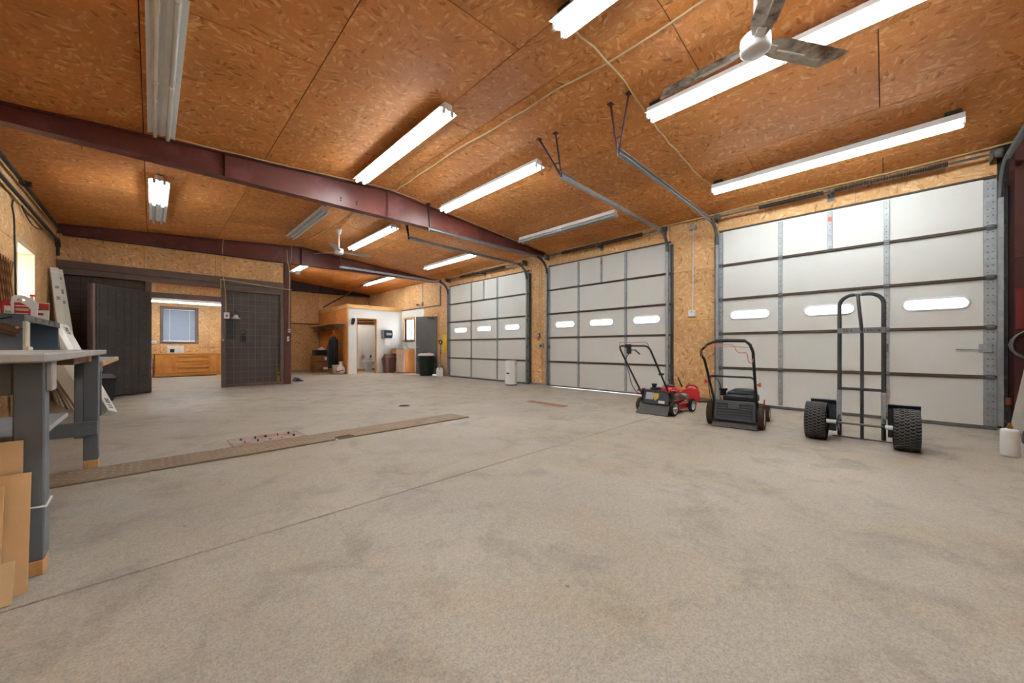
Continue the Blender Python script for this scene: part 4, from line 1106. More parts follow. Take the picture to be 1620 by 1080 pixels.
b = MB(); b.cb(-.665, -.62, .02, .12, .985, 1.035, .012); b.cb(-.65, -.61, .03, .10, .90, .99, .014); b.build('throttle_box', M_BLACK, h, local=True)
b = MB(); b.tube([(-.63, .03, .955), (-.64, -.04, .955), (-.66, -.12, .90)], .009, 6); b.build('throttle_lever', M_BLACK, h, local=True)
b = MB(); b.tube(smooth_path([(-.58, .235, .93), (-.63, .215, 1.05), (-.64, .15, 1.06), (-.64, 0, 1.06), (-.64, -.17, 1.06), (-.625, -.215, 1.04), (-.60, -.235, .97)], 3), .005, 6); b.build('brake_bail', plain('red_wire', (196, 92, 92), .5), h, local=True)
b = MB(); b.tube(smooth_path([(-.63, .07, .90), (-.57, .16, .80), (-.40, .215, .62), (-.28, .235, .42), (-.10, .22, .28), (.10, .18, .30), (.2, .12, .27)], 5), .005, 6); b.build('control_cable', M_BLACK, h, local=True)

# ---- grey and orange mower -------------------------------------
t = thing('lawn_mower', 'larger charcoal push mower with tall rear wheels and orange levers', 'lawn mower', (5.225, 1.315, 0), R(6))
b = MB(); b.prism(deck_poly(.02, .74, .235), .07, .18, 'Z'); b.prism(deck_poly(.06, .70, .20), .18, .21, 'Z'); b.build('deck', plain('charcoal_deck', (52, 52, 54), .5, .2), t, local=True)
for sx, sy, r, w in ((0, 1, .152, .062), (0, -1, .152, .062), (.64, 1, .105, .055), (.64, -1, .105, .055)):
    bt, bh = MB(), MB(); wheel(bt, bh, (sx, sy*.275, r*1.02), r, w, 10, sy)
    wo = bt.build('wheel', M_TIREDUST, t, local=True); bh.build('hub', M_HUB if sy < 0 else M_BLACK, wo, local=True)
Mr = Matrix.Translation((-.09, 0, .20)) @ Matrix.Rotation(R(16), 4, 'Y')
b = MB(); b.cb(-.015, .03, -.225, .225, -.125, .13, .014, M=Mr); b.cb(0, .12, -.215, .215, .05, .13, .02, M=Mr); rd = b.build('rear_door', M_CHAR, t, local=True)
for k in range(6):
    for y0, y1 in (((-.185, -.06), (-.06, .075), (.075, .185)) if k > 2 else ((-.185, .185),)):
        if k > 2 and y0 == -.06: continue
        z = -.075 + k*.031
        b = MB(); b.cb(-.021, -.013, y0, y1, z, z+.016, .003, M=Mr); b.build('louver', M_CHAR, rd, local=True)
b = MB(); b.bx(-.0155, -.014, -.19, .19, -.085, .105, M=Mr); b.build('grille_recess', M_BLACK, rd, local=True)
b = MB(); b.cb(-.024, -.014, -.058, .072, .02, .10, .004, M=Mr); b.build('grille_badge', M_CHAR, rd, local=True)
b = MB(); b.add([(-.07, -.235, .09), (-.07, .235, .09), (-.16, .24, .010), (-.16, -.24, .010), (-.064, -.235, .086), (-.064, .235, .086), (-.154, .24, .004), (-.154, -.24, .004)],
      [(0, 1, 2, 3), (7, 6, 5, 4), (0, 4, 5, 1), (1, 5, 6, 2), (2, 6, 7, 3), (3, 7, 4, 0)]); b.build('trailing_flap', M_FLAP, t, local=True)
b = MB(); b.cyl((.36, 0, .21), (.36, 0, .27), .16, 20); b.build('engine_block', M_GALVD, t, local=True)
b = MB(); b.cb(.16, .54, -.20, .17, .26, .38, .03); b.cb(.20, .52, -.16, .13, .375, .41, .02); eo = b.build('engine_cover', M_BLACK, t, local=True)
b = MB(); b.lathe([(.125, 0), (.125, .02), (.10, .035), (0, .037)], (.37, -.04, .405), 24); b.build('recoil_cap', M_BLACKMET, eo, local=True)
b = MB(); b.cb(.14, .17, -.10, .13, .31, .365, .008); b.build('air_filter_cover', M_BLACKMET, eo, local=True)
b = MB(); b.cyl((.20, .17, .36), (.20, .17, .425), .035, 12); b.cyl((.20, .17, .425), (.20, .17, .45), .05, 14); b.build('fuel_cap', M_BLACK, t, local=True)
for s in (-1, 1):
    b = MB(); b.cb(.50, .56, s*.245, s*.262, .12, .30, .008); b.build('height_lever', M_ORANGE, t, local=True)
    b = MB(); b.cb(-.03, .04, s*.225, s*.245, .12, .32, .006); b.build('side_bracket', M_BLACKMET, t, local=True)
def hp2(k, s): return (-.02 - .50*k, s*(.225 + .02*k), .27 + .58*k)
lo = [hp2(0, -1), hp2(.5, -1), hp2(1, -1)]; ro = [hp2(0, 1), hp2(.5, 1), hp2(1, 1)]
b = MB(); b.tube(lo + [(-.56, -.245, .94), (-.58, -.22, 1.02), (-.57, -.17, 1.065), (-.56, 0, 1.07), (-.56, .12, 1.065), (-.60, .19, 1.03), (-.63, .255, .96), (-.60, .262, .90)] + ro[::-1], .015, 8); h = b.build('handle', M_BLACKMET, t, local=True)
b = MB(); b.tube([hp2(.62, 1), (-.34, .20, .645), (-.34, 0, .645), (-.34, -.20, .645), hp2(.60, -1)], .011, 8); b.build('handle_crossbar', M_BLACKMET, h, local=True)
b = MB(); b.tube([(-.57, -.17, 1.065), (-.56, 0, 1.07), (-.56, .12, 1.065)], .020, 8); b.build('foam_grip', M_BLACK, h, local=True)
for s, k in ((1, .52), (-1, .50)):
    p = Vector(hp2(k, s)); b = MB(); b.cyl(p, p + Vector((0, s*.04, 0)), .010, 8); b.cb(p.x-.025, p.x+.025, p.y+s*.035, p.y+s*.055, p.z-.025, p.z+.025, .006); b.build('clamp_knob', M_RED if s > 0 else M_ORANGE, h, local=True)
M_BAIL = plain('orange_bail', (206, 128, 106), .5)
b = MB(); b.tube(smooth_path([(-.60, .255, .86), (-.65, .25, .98), (-.61, .19, 1.01), (-.57, .10, 1.02), (-.57, -.05, 1.02), (-.60, -.09, .96), (-.61, -.13, .93), (-.60, -.19, .93), (-.58, -.205, .84), (-.56, -.235, .82), (-.53, -.25, .90)], 3), .005, 6); b.build('drive_bail', M_BAIL, h, local=True)
b = MB(); b.tube(smooth_path([(-.62, .20, .96), (-.575, .12, 1.0), (-.575, -.05, 1.0), (-.57, -.23, .99)], 3), .004, 6); b.build('brake_bail', M_BAIL, h, local=True)
b = MB(); b.tube(smooth_path([(-.28, .235, .60), (-.12, .22, .62), (.05, .2, .56), (.12, .18, .44)], 5), .005, 6); b.build('starter_rope', M_BLACK, h, local=True)
b = MB(); b.tube(smooth_path([(-.48, .245, .82), (-.30, .25, .60), (-.16, .25, .36), (-.02, .22, .26)], 4), .005, 6); b.build('control_cable', M_BLACK, h, local=True)

# ---- gas can ----------------------------------------------------
t = thing('gas_can', 'red plastic gas can with black spout against the flake board pier', 'gas can', (7.03, 2.52, 0), R(-62))
prof = [(-.15, 0), (.15, 0), (.165, .03), (.165, .17), (.13, .235), (.02, .255), (-.10, .225), (-.165, .17), (-.165, .03)]
b = MB(); V = []; F = []
n = len(prof)
for y, k in ((-.10, .9), (-.085, 1.0), (.085, 1.0), (.10, .9)):
    V += [((x)*k, y, .125+(z-.125)*k) for x, z in prof]
for r in range(3):
    for i in range(n): F.append((r*n+i, r*n+(i+1) % n, (r+1)*n+(i+1) % n, (r+1)*n+i))
F += [tuple(range(n))[::-1], tuple(range(3*n, 4*n))]
b.add(V, F)
b.build('body', M_RED, t, local=True)
b = MB(); b.tube(smooth_path([(-.05, 0, .235), (-.02, 0, .285), (.05, 0, .30), (.12, 0, .27), (.15, 0, .19)], 4), .017, 8); b.build('carry_handle', M_RED, t, local=True)
b = MB(); b.cyl((-.10, 0, .215), (-.115, 0, .265), .034, 14); b.build('collar', M_YELLOW, t, local=True)
b = MB(); b.tube([(-.115, 0, .26), (-.145, 0, .33), (-.19, 0, .44)], [.018, .014, .011], 8); b.build('spout', M_BLACK, t, local=True)
b = MB(); b.lathe([(0, 0), (.032, 0), (.03, .02), (0, .022)], (.168, .02, .12), 14, axis='X'); b.build('vent_cap', M_WHITEP, t, local=True)

# ---- hand truck -------------------------------------------------
t = thing('hand_truck', 'grey steel hand truck with fat knobby tires before the near door', 'hand truck', (5.40, .18, 0))
xf, ya, yb = 5.455, .01, .355
b = MB()
zt = 1.45
pts = [(xf-.005, ya, .02), (xf, ya, zt)] + [(xf, ya+.12-math.cos(R(a))*.12, zt+math.sin(R(a))*.115) for a in range(15, 91, 15)] + \
      [(xf, yb-.12+math.cos(R(a))*.12, zt+math.sin(R(a))*.115) for a in range(90, -1, -15)] + [(xf-.005, yb, .02)]
b.tube(pts, .019, 10); b.build('frame_tube', M_GUN, t)
ym = (ya+yb)/2
b = MB(); b.tube(smooth_path([(xf, ym+.02, 1.575), (xf-.03, ym+.02, 1.52), (xf-.05, ym+.01, 1.38), (xf-.02, ym-.005, 1.20), (xf, ym-.008, 1.10)], 4) + [(xf, ym-.008, .012)], .015, 8); b.build('center_bar', M_GUN, t)
b = MB(); b.cyl((xf, ym+.02-.025, 1.570), (xf, ym+.02+.025, 1.570), .024, 10); b.build('weld_collar', M_GALV, t)
b = MB(); b.cb(xf-.026, xf-.020, ya-.015, yb+.015, 1.145, 1.205, .002); cb_ = b.build('upper_crossbar', plain('scuffed_grey', (124, 124, 126), .5, .1), t)
for s, yy in (('56 4', ym+.105), ('JI EROK', ym-.085)):
    M = Matrix.Translation(Vector((xf-.0265, yy, 1.172)) - ORG[t.name]) @ Matrix.Rotation(R(-90), 4, 'Z') @ Matrix.Rotation(R(90), 4, 'X')
    lettering(s, .045, M_BLACK, cb_, M)
b = MB(); b.cb(xf-.012, xf+.012, ya, yb, .525, .555, .005); b.build('lower_crossbar', M_GUN, t)
b = MB(); b.cb(xf-.004, xf+.03, ya-.06, yb+.06, .0, .012, .002); b.build('toe_plate', M_GUN, t)
xa, za = 5.19, .20
b = MB(); b.cyl((xa, -.09, za), (xa, .46, za), .012, 10); b.build('axle', M_GALVD, t)
for yy in (ya, yb):
    b = MB(); b.prism([(xf-.02, .50), (xf-.035, .50), (xa+.06, za-.01), (xa-.02, za-.01), (xa-.02, za+.03), (xa+.0, za+.03)], yy-.018, yy+.018, 'Y') if False else b.cb(xf-.055, xf-.02, yy-.02, yy+.02, .20, .52, .004); b.build('stair_bracket', M_GALV, t)
    b = MB(); b.prism([(xf-.02, .06), (xf-.02, .26), (xa-.02, za+.03), (xa-.02, za-.03)], yy-.004, yy+.004, 'Y'); b.build('axle_bracket', M_GUN, t)
for c, w0, w1 in ((1, .365, .445), (-1, -.065, .0)):
    b = MB(); b.cyl((xa, w0, za), (xa, w1, za), .022, 12); b.build('axle_bushing', M_WHITEP, t)
M_TYRE = plain('knobby_rubber', (30, 29, 30), .8, 0, .18, 12, .2)
M_TREAD = plain('dusty_tread', (92, 90, 88), .7, 0, .2, 12, .3)
M_RIM = plain('rusty_rim', (132, 84, 58), .6, .2, .2, 8)
def fat_tire(yc, side):
    r, w = .197, .185
    b = MB(); prof = [(.105, -w*.42), (.15, -w*.50), (r*.93, -w*.47), (r*.985, -w*.36), (r, 0), (r*.985, w*.36), (r*.93, w*.47), (.15, w*.50), (.105, w*.42)]
    bc = MB(); bc.lathe([(q*.975 if q > .16 else q, h) for q, h in prof], (xa, yc, za), 44, None, 'Y')
    N = 38
    for i in range(N):
        for j in range(5):
            a = 2*math.pi*(i + (.5 if j % 2 else 0))/N
            yj = (-2 + j)*w*.185
            Mi = Matrix.Translation((xa, yc, za)) @ Matrix.Rotation(a, 4, 'Y')
            rr = r*(.965 if abs(j-2) == 2 else .985)
            z0 = -.0105; k = .006
            V = [(rr-.008, yj-w*.10, z0-k), (rr-.008, yj, z0+k), (rr-.008, yj+w*.10, z0-k), (rr-.008, yj+w*.10, -z0-k-.004), (rr-.008, yj, -z0+k-.004), (rr-.008, yj-w*.10, -z0-k-.004)]
            V2 = [(p[0]+.013, p[1], p[2]) for p in V]
            b.add(V+V2, [(6, 7, 10, 11), (7, 8, 9, 10), (0, 1, 7, 6), (1, 2, 8, 7), (2, 3, 9, 8), (3, 4, 10, 9), (4, 5, 11, 10), (5, 0, 6, 11)], False, Mi)
    o = bc.build('tire', M_TYRE, t); lo_ = b.build('tread', M_TREAD, o); lo_['kind'] = 'stuff'
    b = MB(); b.lathe([(.108, -w*.42), (.10, -w*.40), (.085, -w*.15), (.03, -w*.12), (.026, -w*.40), (.0, -w*.40)], (xa, yc, za), 24, None, 'Y'); b.lathe([(.108, w*.42), (.10, w*.40), (.085, w*.15), (.03, w*.12), (.026, w*.40), (0, w*.40)], (xa, yc, za), 24, None, 'Y'); b.build('rim', M_RIM, o)
fat_tire(.525, 1); fat_tire(-.145, -1)
for y0, y1 in ((.38, .60), (-.25, -.02)):
    b = MB(); pts = [(xf-.01, .06), (xf-.01, .36), (xf-.04, .405), (xf-.035, .405), (xf-.002, .365), (xf-.002, .06)]
    b.prism(pts, y0, y1, 'Y'); b.cb(xf-.06, xf-.004, y0, y1, .40, .408, .003); b.build('fender', plain('fender_grey', (70, 76, 84), .5, .2), t)

# ---- white bottle torch on the floor ----------------------------
t = thing('propane_bottle', 'white fuel bottle with brass valve standing at the far right', 'bottle', (5.60, -.80, 0))
cx, cy = 5.60, -.80
b = MB(); b.lathe([(0, 0), (.05, 0), (.056, .012), (.056, .225), (.052, .24), (.03, .25), (0, .25)], (cx, cy, 0), 24); b.lathe([(.0565, .115), (.0575, .118), (.0565, .121)], (cx, cy, 0), 24); b.build('body', M_WHITEP, t)
b = MB(); b.cyl((cx, cy, .25), (cx, cy, .275), .018, 12); b.cyl((cx, cy, .275), (cx, cy, .30), .012, 8); b.cyl((cx-.02, cy, .285), (cx+.02, cy, .285), .008, 8); b.build('brass_valve', plain('brass', (190, 140, 60), .35, .7), t)
b = MB(); b.tube(smooth_path([(cx, cy, .30), (cx+.002, cy, .38), (cx-.02, cy+.01, .44), (cx-.02, cy+.01, .50)], 4), .007, 6); b.build('torch_tube', M_BLACKMET, t)
b = MB(); b.cyl((cx-.02, cy+.01, .47), (cx-.02, cy+.01, .53), .016, 10); b.build('burner', plain('copper', (150, 84, 54), .4, .6), t)
b = MB(); b.cb(cx+.0, cx+.03, cy-.062, cy-.05, .10, .19, .004); b.build('striker', M_PAPER, t)

# ---- things at the right edge -----------------------------------
b = MB(); b.bx(7.0, 7.012, -1.28, -1.035, 0, 3.38); b.bx(7.25, 7.262, -1.28, -1.035, 0, 3.38); b.bx(7.012, 7.25, -1.163, -1.153, 0, 3.38); b.bx(6.985, 7.0, -1.28, -1.035, 2.02, 2.20)
tag(b.build('steel_column', M_DKRED), 'dark red steel column in the corner at the right edge', 'column')
t = thing('locker', 'tall red steel panel standing behind the column at right', 'locker', (7.0, -1.75, 0))
b = MB(); b.cb(6.72, 7.26, -2.05, -1.46, 0, 2.2, .006); b.build('body', plain('bright_red_steel', (112, 28, 28), .4, .1), t)
b = MB(); b.cb(6.71, 6.72, -2.03, -1.48, .06, 2.16, .004); b.build('door', plain('bright_red_steel', (112, 28, 28), .4, .1), t)
b = MB(); b.cb(6.69, 6.71, -1.56, -1.53, 1.0, 1.16, .004); b.build('handle', M_CHROME, t)
b = MB(); b.add([(6.60, -.93, .0), (6.60, -1.10, .0), (6.63, -1.10, 0), (6.63, -.93, 0), (6.82, -1.15, 1.3), (6.82, -1.32, 1.3), (6.85, -1.32, 1.3), (6.85, -1.15, 1.3)], [(3, 2, 1, 0), (4, 5, 6, 7), (0, 1, 5, 4), (1, 2, 6, 5), (2, 3, 7, 6), (3, 0, 4, 7)])
tag(b.build('leaning_board', plain('pale_board', (176, 172, 160), .6)), 'pale grey board leaning behind the white fuel bottle', 'board')
t = thing('black_bag', 'crumpled black bag on the floor behind the white bottle', 'bag', (6.05, -1.06, 0))
b = MB(); b.sphere((6.05, -1.06, .11), .16, 16, 10, (1, .8, .75))
rnd = random.Random(3)
for i, p in enumerate(b.v): b.v[i] = p + Vector((rnd.uniform(-.02, .02), rnd.uniform(-.02, .02), max(rnd.uniform(-.02, .02), -p.z)))
for i, p in enumerate(b.v): b.v[i] = Vector((p.x, p.y, max(p.z, 0)))
b.build('bag_body', M_BLACK, t)
b = MB(); b.tube([(6.03, -1.04, .20), (6.03, -1.02, .27), (6.08, -1.06, .29), (6.1, -1.10, .22)], .012, 6); b.build('bag_neck', M_BLACK, t)
t = thing('hose_reel', 'coil of grey cable hung on the red column at right', 'hose', (6.95, -1.15, 1.1))
b = MB()
for k in range(5): b.tube([(6.975-.018*k, -1.17+math.cos(R(a))*(.17+.01*(k % 2)), 1.02+math.sin(R(a))*(.14+.008*k)) for a in range(0, 360, 20)], .009, 6, closed=True)
b.build('coil', M_GALVD, t)
b = MB(); b.cyl((7.0, -1.17, 1.13), (6.87, -1.17, 1.15), .01, 8); b.build('hook', M_BLACKMET, t)
b = MB(); b.cb(6.985, 6.999, -1.28, -1.04, 1.20, 1.66, .003); tag(b.build('red_panel', plain('bright_red_steel', (112, 28, 28), .4, .1)), 'bright red metal panel fixed to the corner column', 'panel')

# ---- air purifier ------------------------------------------------
t = thing('air_purifier', 'white tower air purifier standing before the far garage door', 'air purifier', (6.72, 6.88, 0), R(15))
def octo(r, k=.42): return [(r, -r*k), (r, r*k), (r*k, r), (-r*k, r), (-r, r*k), (-r, -r*k), (-r*k, -r), (r*k, -r)]
b = MB(); b.prism(octo(.150), .03, .60, 'Z'); b.prism(octo(.142), .60, .635, 'Z'); b.prism(octo(.128), .635, .65, 'Z'); b.build('body', M_WHITEP, t, local=True)
b = MB(); b.prism(octo(.14), 0, .03, 'Z'); b.build('base', M_GALVD, t, local=True)
b = MB(); b.bx(-.153, -.148, -.04, .04, .30, .335); b.build('display', M_BLACK, t, local=True)
b = MB(); b.prism(octo(.09), .65, .654, 'Z'); b.build('top_grille', M_GALV, t, local=True)
b = MB(); b.bx(-.03, .03, -.153, -.149, .55, .57); b.build('badge', M_GALVD, t, local=True)

# ---- plates and drain set in the floor ---------------------------
def tread_plate(poly, z, label, lug=.048, group='steel trench cover plates', mat=M_RUST):
    c = (sum(p[0] for p in poly)/len(poly), sum(p[1] for p in poly)/len(poly))
    t = thing('trench_cover', label, 'floor plate', (*c, 0), group=group)
    b = MB(); b.prism(poly, 0, z, 'Z'); b.build('plate', mat, t)
    def inside(x, y):
        r = False; n = len(poly)
        for i in range(n):
            x1, y1 = poly[i]; x2, y2 = poly[(i+1) % n]
            if (y1 > y) != (y2 > y) and x < (x2-x1)*(y-y1)/(y2-y1)+x1: r = not r
        return r
    b = MB(); x0 = min(p[0] for p in poly); x1 = max(p[0] for p in poly); y0 = min(p[1] for p in poly); y1 = max(p[1] for p in poly)
    nx = int((x1-x0)/lug); ny = int((y1-y0)/lug)
    for i in range(nx):
        for j in range(ny):
            x = x0 + (i+.5)*lug; y = y0 + (j+.5)*lug
            if not (inside(x, y) and inside(x-.025, y) and inside(x+.025, y) and inside(x, y+.025) and inside(x, y-.025)): continue
            M = Matrix.Translation((x, y, z)) @ Matrix.Rotation(R(45 if (i+j) % 2 else -45), 4, 'Z')
            L, W, h = .019, .007, .003
            b.add([(-L, 0, 0), (0, -W, 0), (L, 0, 0), (0, W, 0), (-L*.5, 0, h), (L*.5, 0, h)], [(0, 1, 5, 4), (1, 2, 5), (2, 3, 5), (3, 0, 4, 5)], False, M)
    o = b.build('raised_lugs', M_LUG, t); o['kind'] = 'stuff'
    return t
tread_plate([(-1.25, 4.10), (-.0065, 4.10), (-.0065, 4.52), (-1.25, 4.52)], .012, 'worn tread plate by the workbench leg over the floor trench')
tread_plate([(-.006, 4.12), (.02, 4.10), (1.40, 4.11), (1.42, 4.20), (1.47, 4.215), (1.60, 4.215), (1.60, 4.11), (3.20, 4.12), (3.14, 4.50), (-.006, 4.50)], .014, 'long rusty tread plate with a notch across the floor')
b = MB(); b.prism([(.58, 4.53), (1.24, 4.53), (1.22, 4.88), (.57, 4.90)], 0, .010, 'Z')
M_RUST2 = plain('rusty_square_plate', (166, 150, 138), .6, .2, .2, 6, .4, dirt=((160, 92, 64), 4.0, .46, .7))
pl = b.build('floor_plate', M_RUST2); tag(pl, 'square rusty plate with holes lying behind the long trench plate', 'floor plate')
b = MB()
for i in range(5):
    for j in range(2): b.cyl((.68+i*.11+random.uniform(-.02, .02), 4.62+j*.15, .009), (.68+i*.11, 4.62+j*.15, .0106), .02, 8)
b.build('hole', M_BLACK, pl)
b = MB(); b.bx(1.44, 1.60, 4.115, 4.21, 0.0, .004); tag(b.build('trench_opening', plain('trench_dirt', (92, 74, 58), .9)), 'dark dirt showing in the notch of the trench plate', 'dirt')
b = MB(); b.prism([(4.85, 3.74), (5.03, 3.76), (5.04, 4.62), (4.88, 4.60)], 0, .006, 'Z'); tag(b.build('rusty_strip', plain('rusty_strip', (156, 120, 90), .7, .1, .2, 6, .3, dirt=((150, 92, 62), 5.0, .45, .6))), 'thin rusty steel strip flat on the floor before the red mower', 'floor plate')
cable([(7.15, 2.78, .012), (7.0, 2.40, .012), (7.12, 2.22, .012), (7.0, 2.10, .012), (7.10, 1.95, .012), (6.95, 1.80, .012)], 'tangled black cord on the floor below the pier', .012, M_BLACK, wob=.03)
t = thing('floor_drain', 'small rusty round drain grate on the open floor', 'drain', (3.05, 5.70, 0))
b = MB(); b.lathe([(.10, 0), (.10, .008), (.085, .008), (.085, .002), (0, .002)], (3.05, 5.70, 0), 24); b.build('rim', M_RUST2, t)
b = MB()
for k in range(-3, 4): b.bx(3.05-math.sqrt(.0072-(k*.024)**2), 3.05+math.sqrt(.0072-(k*.024)**2), 5.70+k*.024-.005, 5.70+k*.024+.005, .002, .008)
b.build('grate_bars', plain('rust_dark', (106, 66, 48), .8), t)

# ================================================================ workbench
t = thing('workbench', 'grey painted timber workbench along the left wall', 'workbench', (-.8, 3.45, 0))
BX0 = XL + .012
b = MB(); b.cb(BX0, -.28, 2.20, 4.74, .936, .972, .006); b.build('bench_top', M_GREYTOP, t)
for x0, x1, y0, y1 in ((-.42, -.335, 2.58, 2.69), (-.40, -.315, 4.58, 4.67), (BX0, BX0+.09, 2.58, 2.69), (BX0, BX0+.09, 4.58, 4.67)):
    b = MB(); b.cb(x0, x1, y0, y1, .065, .936, .005); lg = b.build('leg', M_GREYW, t)
    b = MB(); b.cb(x0+.001, x1-.001, y0+.001, y1-.001, 0, .065, .004); b.build('bare_wood_foot', M_LUMBERZ, lg)
b = MB(); b.cb(BX0+.09, -.42, 2.585, 2.625, .79, .935, .004); b.build('end_apron', M_GREYW, t)
b = MB(); b.cb(-.335, -.315, 2.60, 2.70, .80, .935, .004); b.build('corner_bracket', M_GREYTOP, t)
b = MB(); b.cb(BX0+.09, -.40, 4.60, 4.64, .85, .935, .004); b.build('end_apron', M_GREYW, t)
b = MB(); b.cb(BX0+.09, -.318, 4.545, 4.578, .275, .385, .004); b.build('end_rail', M_GREYW, t)
b = MB(); b.cb(BX0+.1, -.36, 2.70, 3.46, .575, .60, .004); b.build('lower_shelf', M_GREYTOP, t)
b = MB(); b.cb(BX0+.1, -.42, 2.63, 2.67, .50, .575, .004); b.cb(BX0+.1, -.42, 3.40, 3.44, .50, .575, .004); b.build('shelf_bearer', M_GREYW, t)
b = MB(); b.cb(BX0+.1, -.345, 3.55, 4.25, .885, .93, .004); dr = b.build('drawer', plain('drawer_brown', (128, 88, 62), .5), t)
b = MB(); b.cb(-.345, -.33, 4.18, 4.27, .885, .93, .003); b.build('drawer_end', M_LUMBER, dr)
b = MB()
ring = [(-.425, 2.575, .305), (-.33, 2.575, .30), (-.33, 2.695, .305), (-.425, 2.695, .31)]
b.tube(ring, .006, 6, closed=True); tag(b.build('cord', M_PAPER), 'white cord tied around the near workbench leg', 'cord')

# ---- jugs on the shelf box
def jug(loc, rz, label, scale=1.0, label_mat=M_RED, cap=M_RED, body=M_WHITEP):
    t = thing('plastic_jug', label, 'jug', loc, rz, group='plastic jugs on the shelf box')
    s = scale; w = .052*s
    out = [(-.095, 0), (.095, 0), (.100, .012), (.100, .11), (.088, .135), (.070, .15), (.070, .178), (.048, .178), (.040, .165), (.01, .178), (-.03, .184), (-.075, .180), (-.098, .16), (-.102, .12)]
    hol = [(-.055, .150), (-.02, .160), (.018, .150), (.0, .138), (-.04, .136), (-.06, .140)]
    out = [(x*s, z*s) for x, z in out]; hol = [(x*s, z*s) for x, z in hol]
    bm = bmesh.new()
    def loop(pts, y, inset):
        c = Vector((0, .09*s))
        return [bm.verts.new((p[0]*inset, y, p[1]*inset + (1-inset)*.09*s)) for p in pts]
    for y, k in ((-w, .94), (w, .94)):
        vo = loop(out, y, k); vh = [bm.verts.new((p[0], y, p[1])) for p in hol]
        eo = [bm.edges.new((vo[i], vo[(i+1) % len(vo)])) for i in range(len(vo))]; eh = [bm.edges.new((vh[i], vh[(i+1) % len(vh)])) for i in range(len(vh))]
        bmesh.ops.triangle_fill(bm, use_beauty=True, use_dissolve=False, edges=eo+eh)
        if y < 0: A, HA = vo, vh
        else: B, HB = vo, vh
    A2 = loop(out, -w*.8, 1.0); B2 = loop(out, w*.8, 1.0)
    n = len(out)
    for P, Q in ((A, A2), (A2, B2), (B2, B)):
        for i in range(n): bm.faces.new((P[i], P[(i+1) % n], Q[(i+1) % n], Q[i]))
    n = len(hol)
    for i in range(n): bm.faces.new((HA[i], HB[i], HB[(i+1) % n], HA[(i+1) % n]))
    bmesh.ops.recalc_face_normals(bm, faces=bm.faces)
    me = bpy.data.meshes.new('body'); bm.to_mesh(me); bm.free(); me.materials.append(body)
    o = bpy.data.objects.new('body', me); COL.objects.link(o); o.parent = t; ORG[o.name] = Vector()
    b = MB(); b.cyl((.059*s, 0, .178*s), (.059*s, 0, .196*s), .021*s, 14); b.build('cap', cap, t, local=True)
    b = MB(); b.prism([(-.075*s, .02*s), (.045*s, .02*s), (.045*s, .065*s), (.02*s, .10*s), (-.03*s, .122*s), (-.075*s, .122*s)], -w-.002, -w+.001, 'Y'); lb = b.build('paper_label', label_mat, t, local=True)
    for z0, z1, m in ((.055, .075, plain('olive_print', (186, 176, 130), .6)), (.092, .098, M_PAPER), (.032, .036, M_PAPER)):
        b = MB(); b.bx(-.068*s, .03*s, -w-.003, -w-.0015, z0*s, z1*s); b.build('print', m, lb, local=True)
    return t
RZ = -44.5
j1 = jug((-1.06, 7.05, 1.336), R(8), 'large white jug with red label on the shelf box', 1.0); j1.scale = (.95, 1.1, 1.42)
j2 = jug((-1.20, 7.42, 1.336), R(8), 'red jug with white cap behind the large white jug', .9, M_WHITEP, M_WHITEP, M_RED); j2.scale = (.95, 1.1, 1.42)
t = thing('bottle_box', 'white and red printed carton beside the white jug', 'carton', (-1.03, 7.62, 1.336), R(5)); t.scale = (1.7, 1.7, 1.9)
b = MB(); b.prism([(-.045, 0), (.045, 0), (.048, .12), (-.048, .12)], -.022, .022, 'Y'); b.build('carton', M_PAPER, t, local=True)
for x0, x1, z0, z1, m in ((.0, .047, .07, .115, M_RED), (-.03, .03, .068, .078, plain('green_print', (120, 160, 70), .6)), (-.01, .02, .035, .05, M_RED)):
    b = MB(); b.bx(x0, x1, -.0235, -.0215, z0, z1); b.build('print', m, t, local=True)
t = thing('bottle', 'slim dark green bottle with yellow label behind the jug', 'bottle', (-1.22, 7.62, 1.336)); t.scale = (1.7, 1.7, 1.9)
b = MB(); b.lathe([(0, 0), (.03, 0), (.03, .09), (.015, .11), (.015, .125), (0, .125)], (0, 0, 0), 16); b.build('body', plain('dark_green', (32, 52, 44), .4), t, local=True)
b = MB(); b.lathe([(.0305, .03), (.0308, .031), (.0308, .07), (.0305, .071)], (0, 0, 0), 16); b.build('paper_label', M_YELLOW, t, local=True)
b = MB(); b.cyl((0, 0, .123), (0, 0, .141), .017, 10); b.build('cap', M_BLACK, t, local=True)

# ---- flattened cartons against the leg
def carton(name, label, V0, du, dv, th, mat=M_CARD, cut=None):
    """slab from corner V0 with edge vectors du, dv"""
    V0 = Vector(V0); du = Vector(du); dv = Vector(dv); n = du.cross(dv).normalized()*th
    t = thing(name, label, 'cardboard', V0 + du*.5, group='flattened cardboard by the bench')
    for k, q in enumerate((0, 1)):
        o = n*q*1.15
        p = [V0+o, V0+du+o, V0+du+dv+o, V0+dv+o]
        p2 = [x+n*.8 for x in p]
        b = MB(); b.add(p+p2, [(3, 2, 1, 0), (4, 5, 6, 7), (0, 1, 5, 4), (1, 2, 6, 5), (2, 3, 7, 6), (3, 0, 4, 7)]); b.build('liner_sheet', mat, t)
    b = MB(); L = dv.length; e = dv.normalized(); f = du.normalized(); m = int(L/.012)
    for i in range(m):
        a = V0 + du + e*(i*.012) + n*.8; 
        b.add([a, a-f*.02, a-f*.02+n*.35+e*.006, a+n*.35+e*.006], [(0, 1, 2, 3)])
    b.build('corrugation', M_CARDD, t)
    return t
carton('cardboard_sheet', 'tall flattened carton leaning on the near bench leg', (-1.0, 2.46, .0), (.612, .06, 0), (.0, .045, .60), .006)
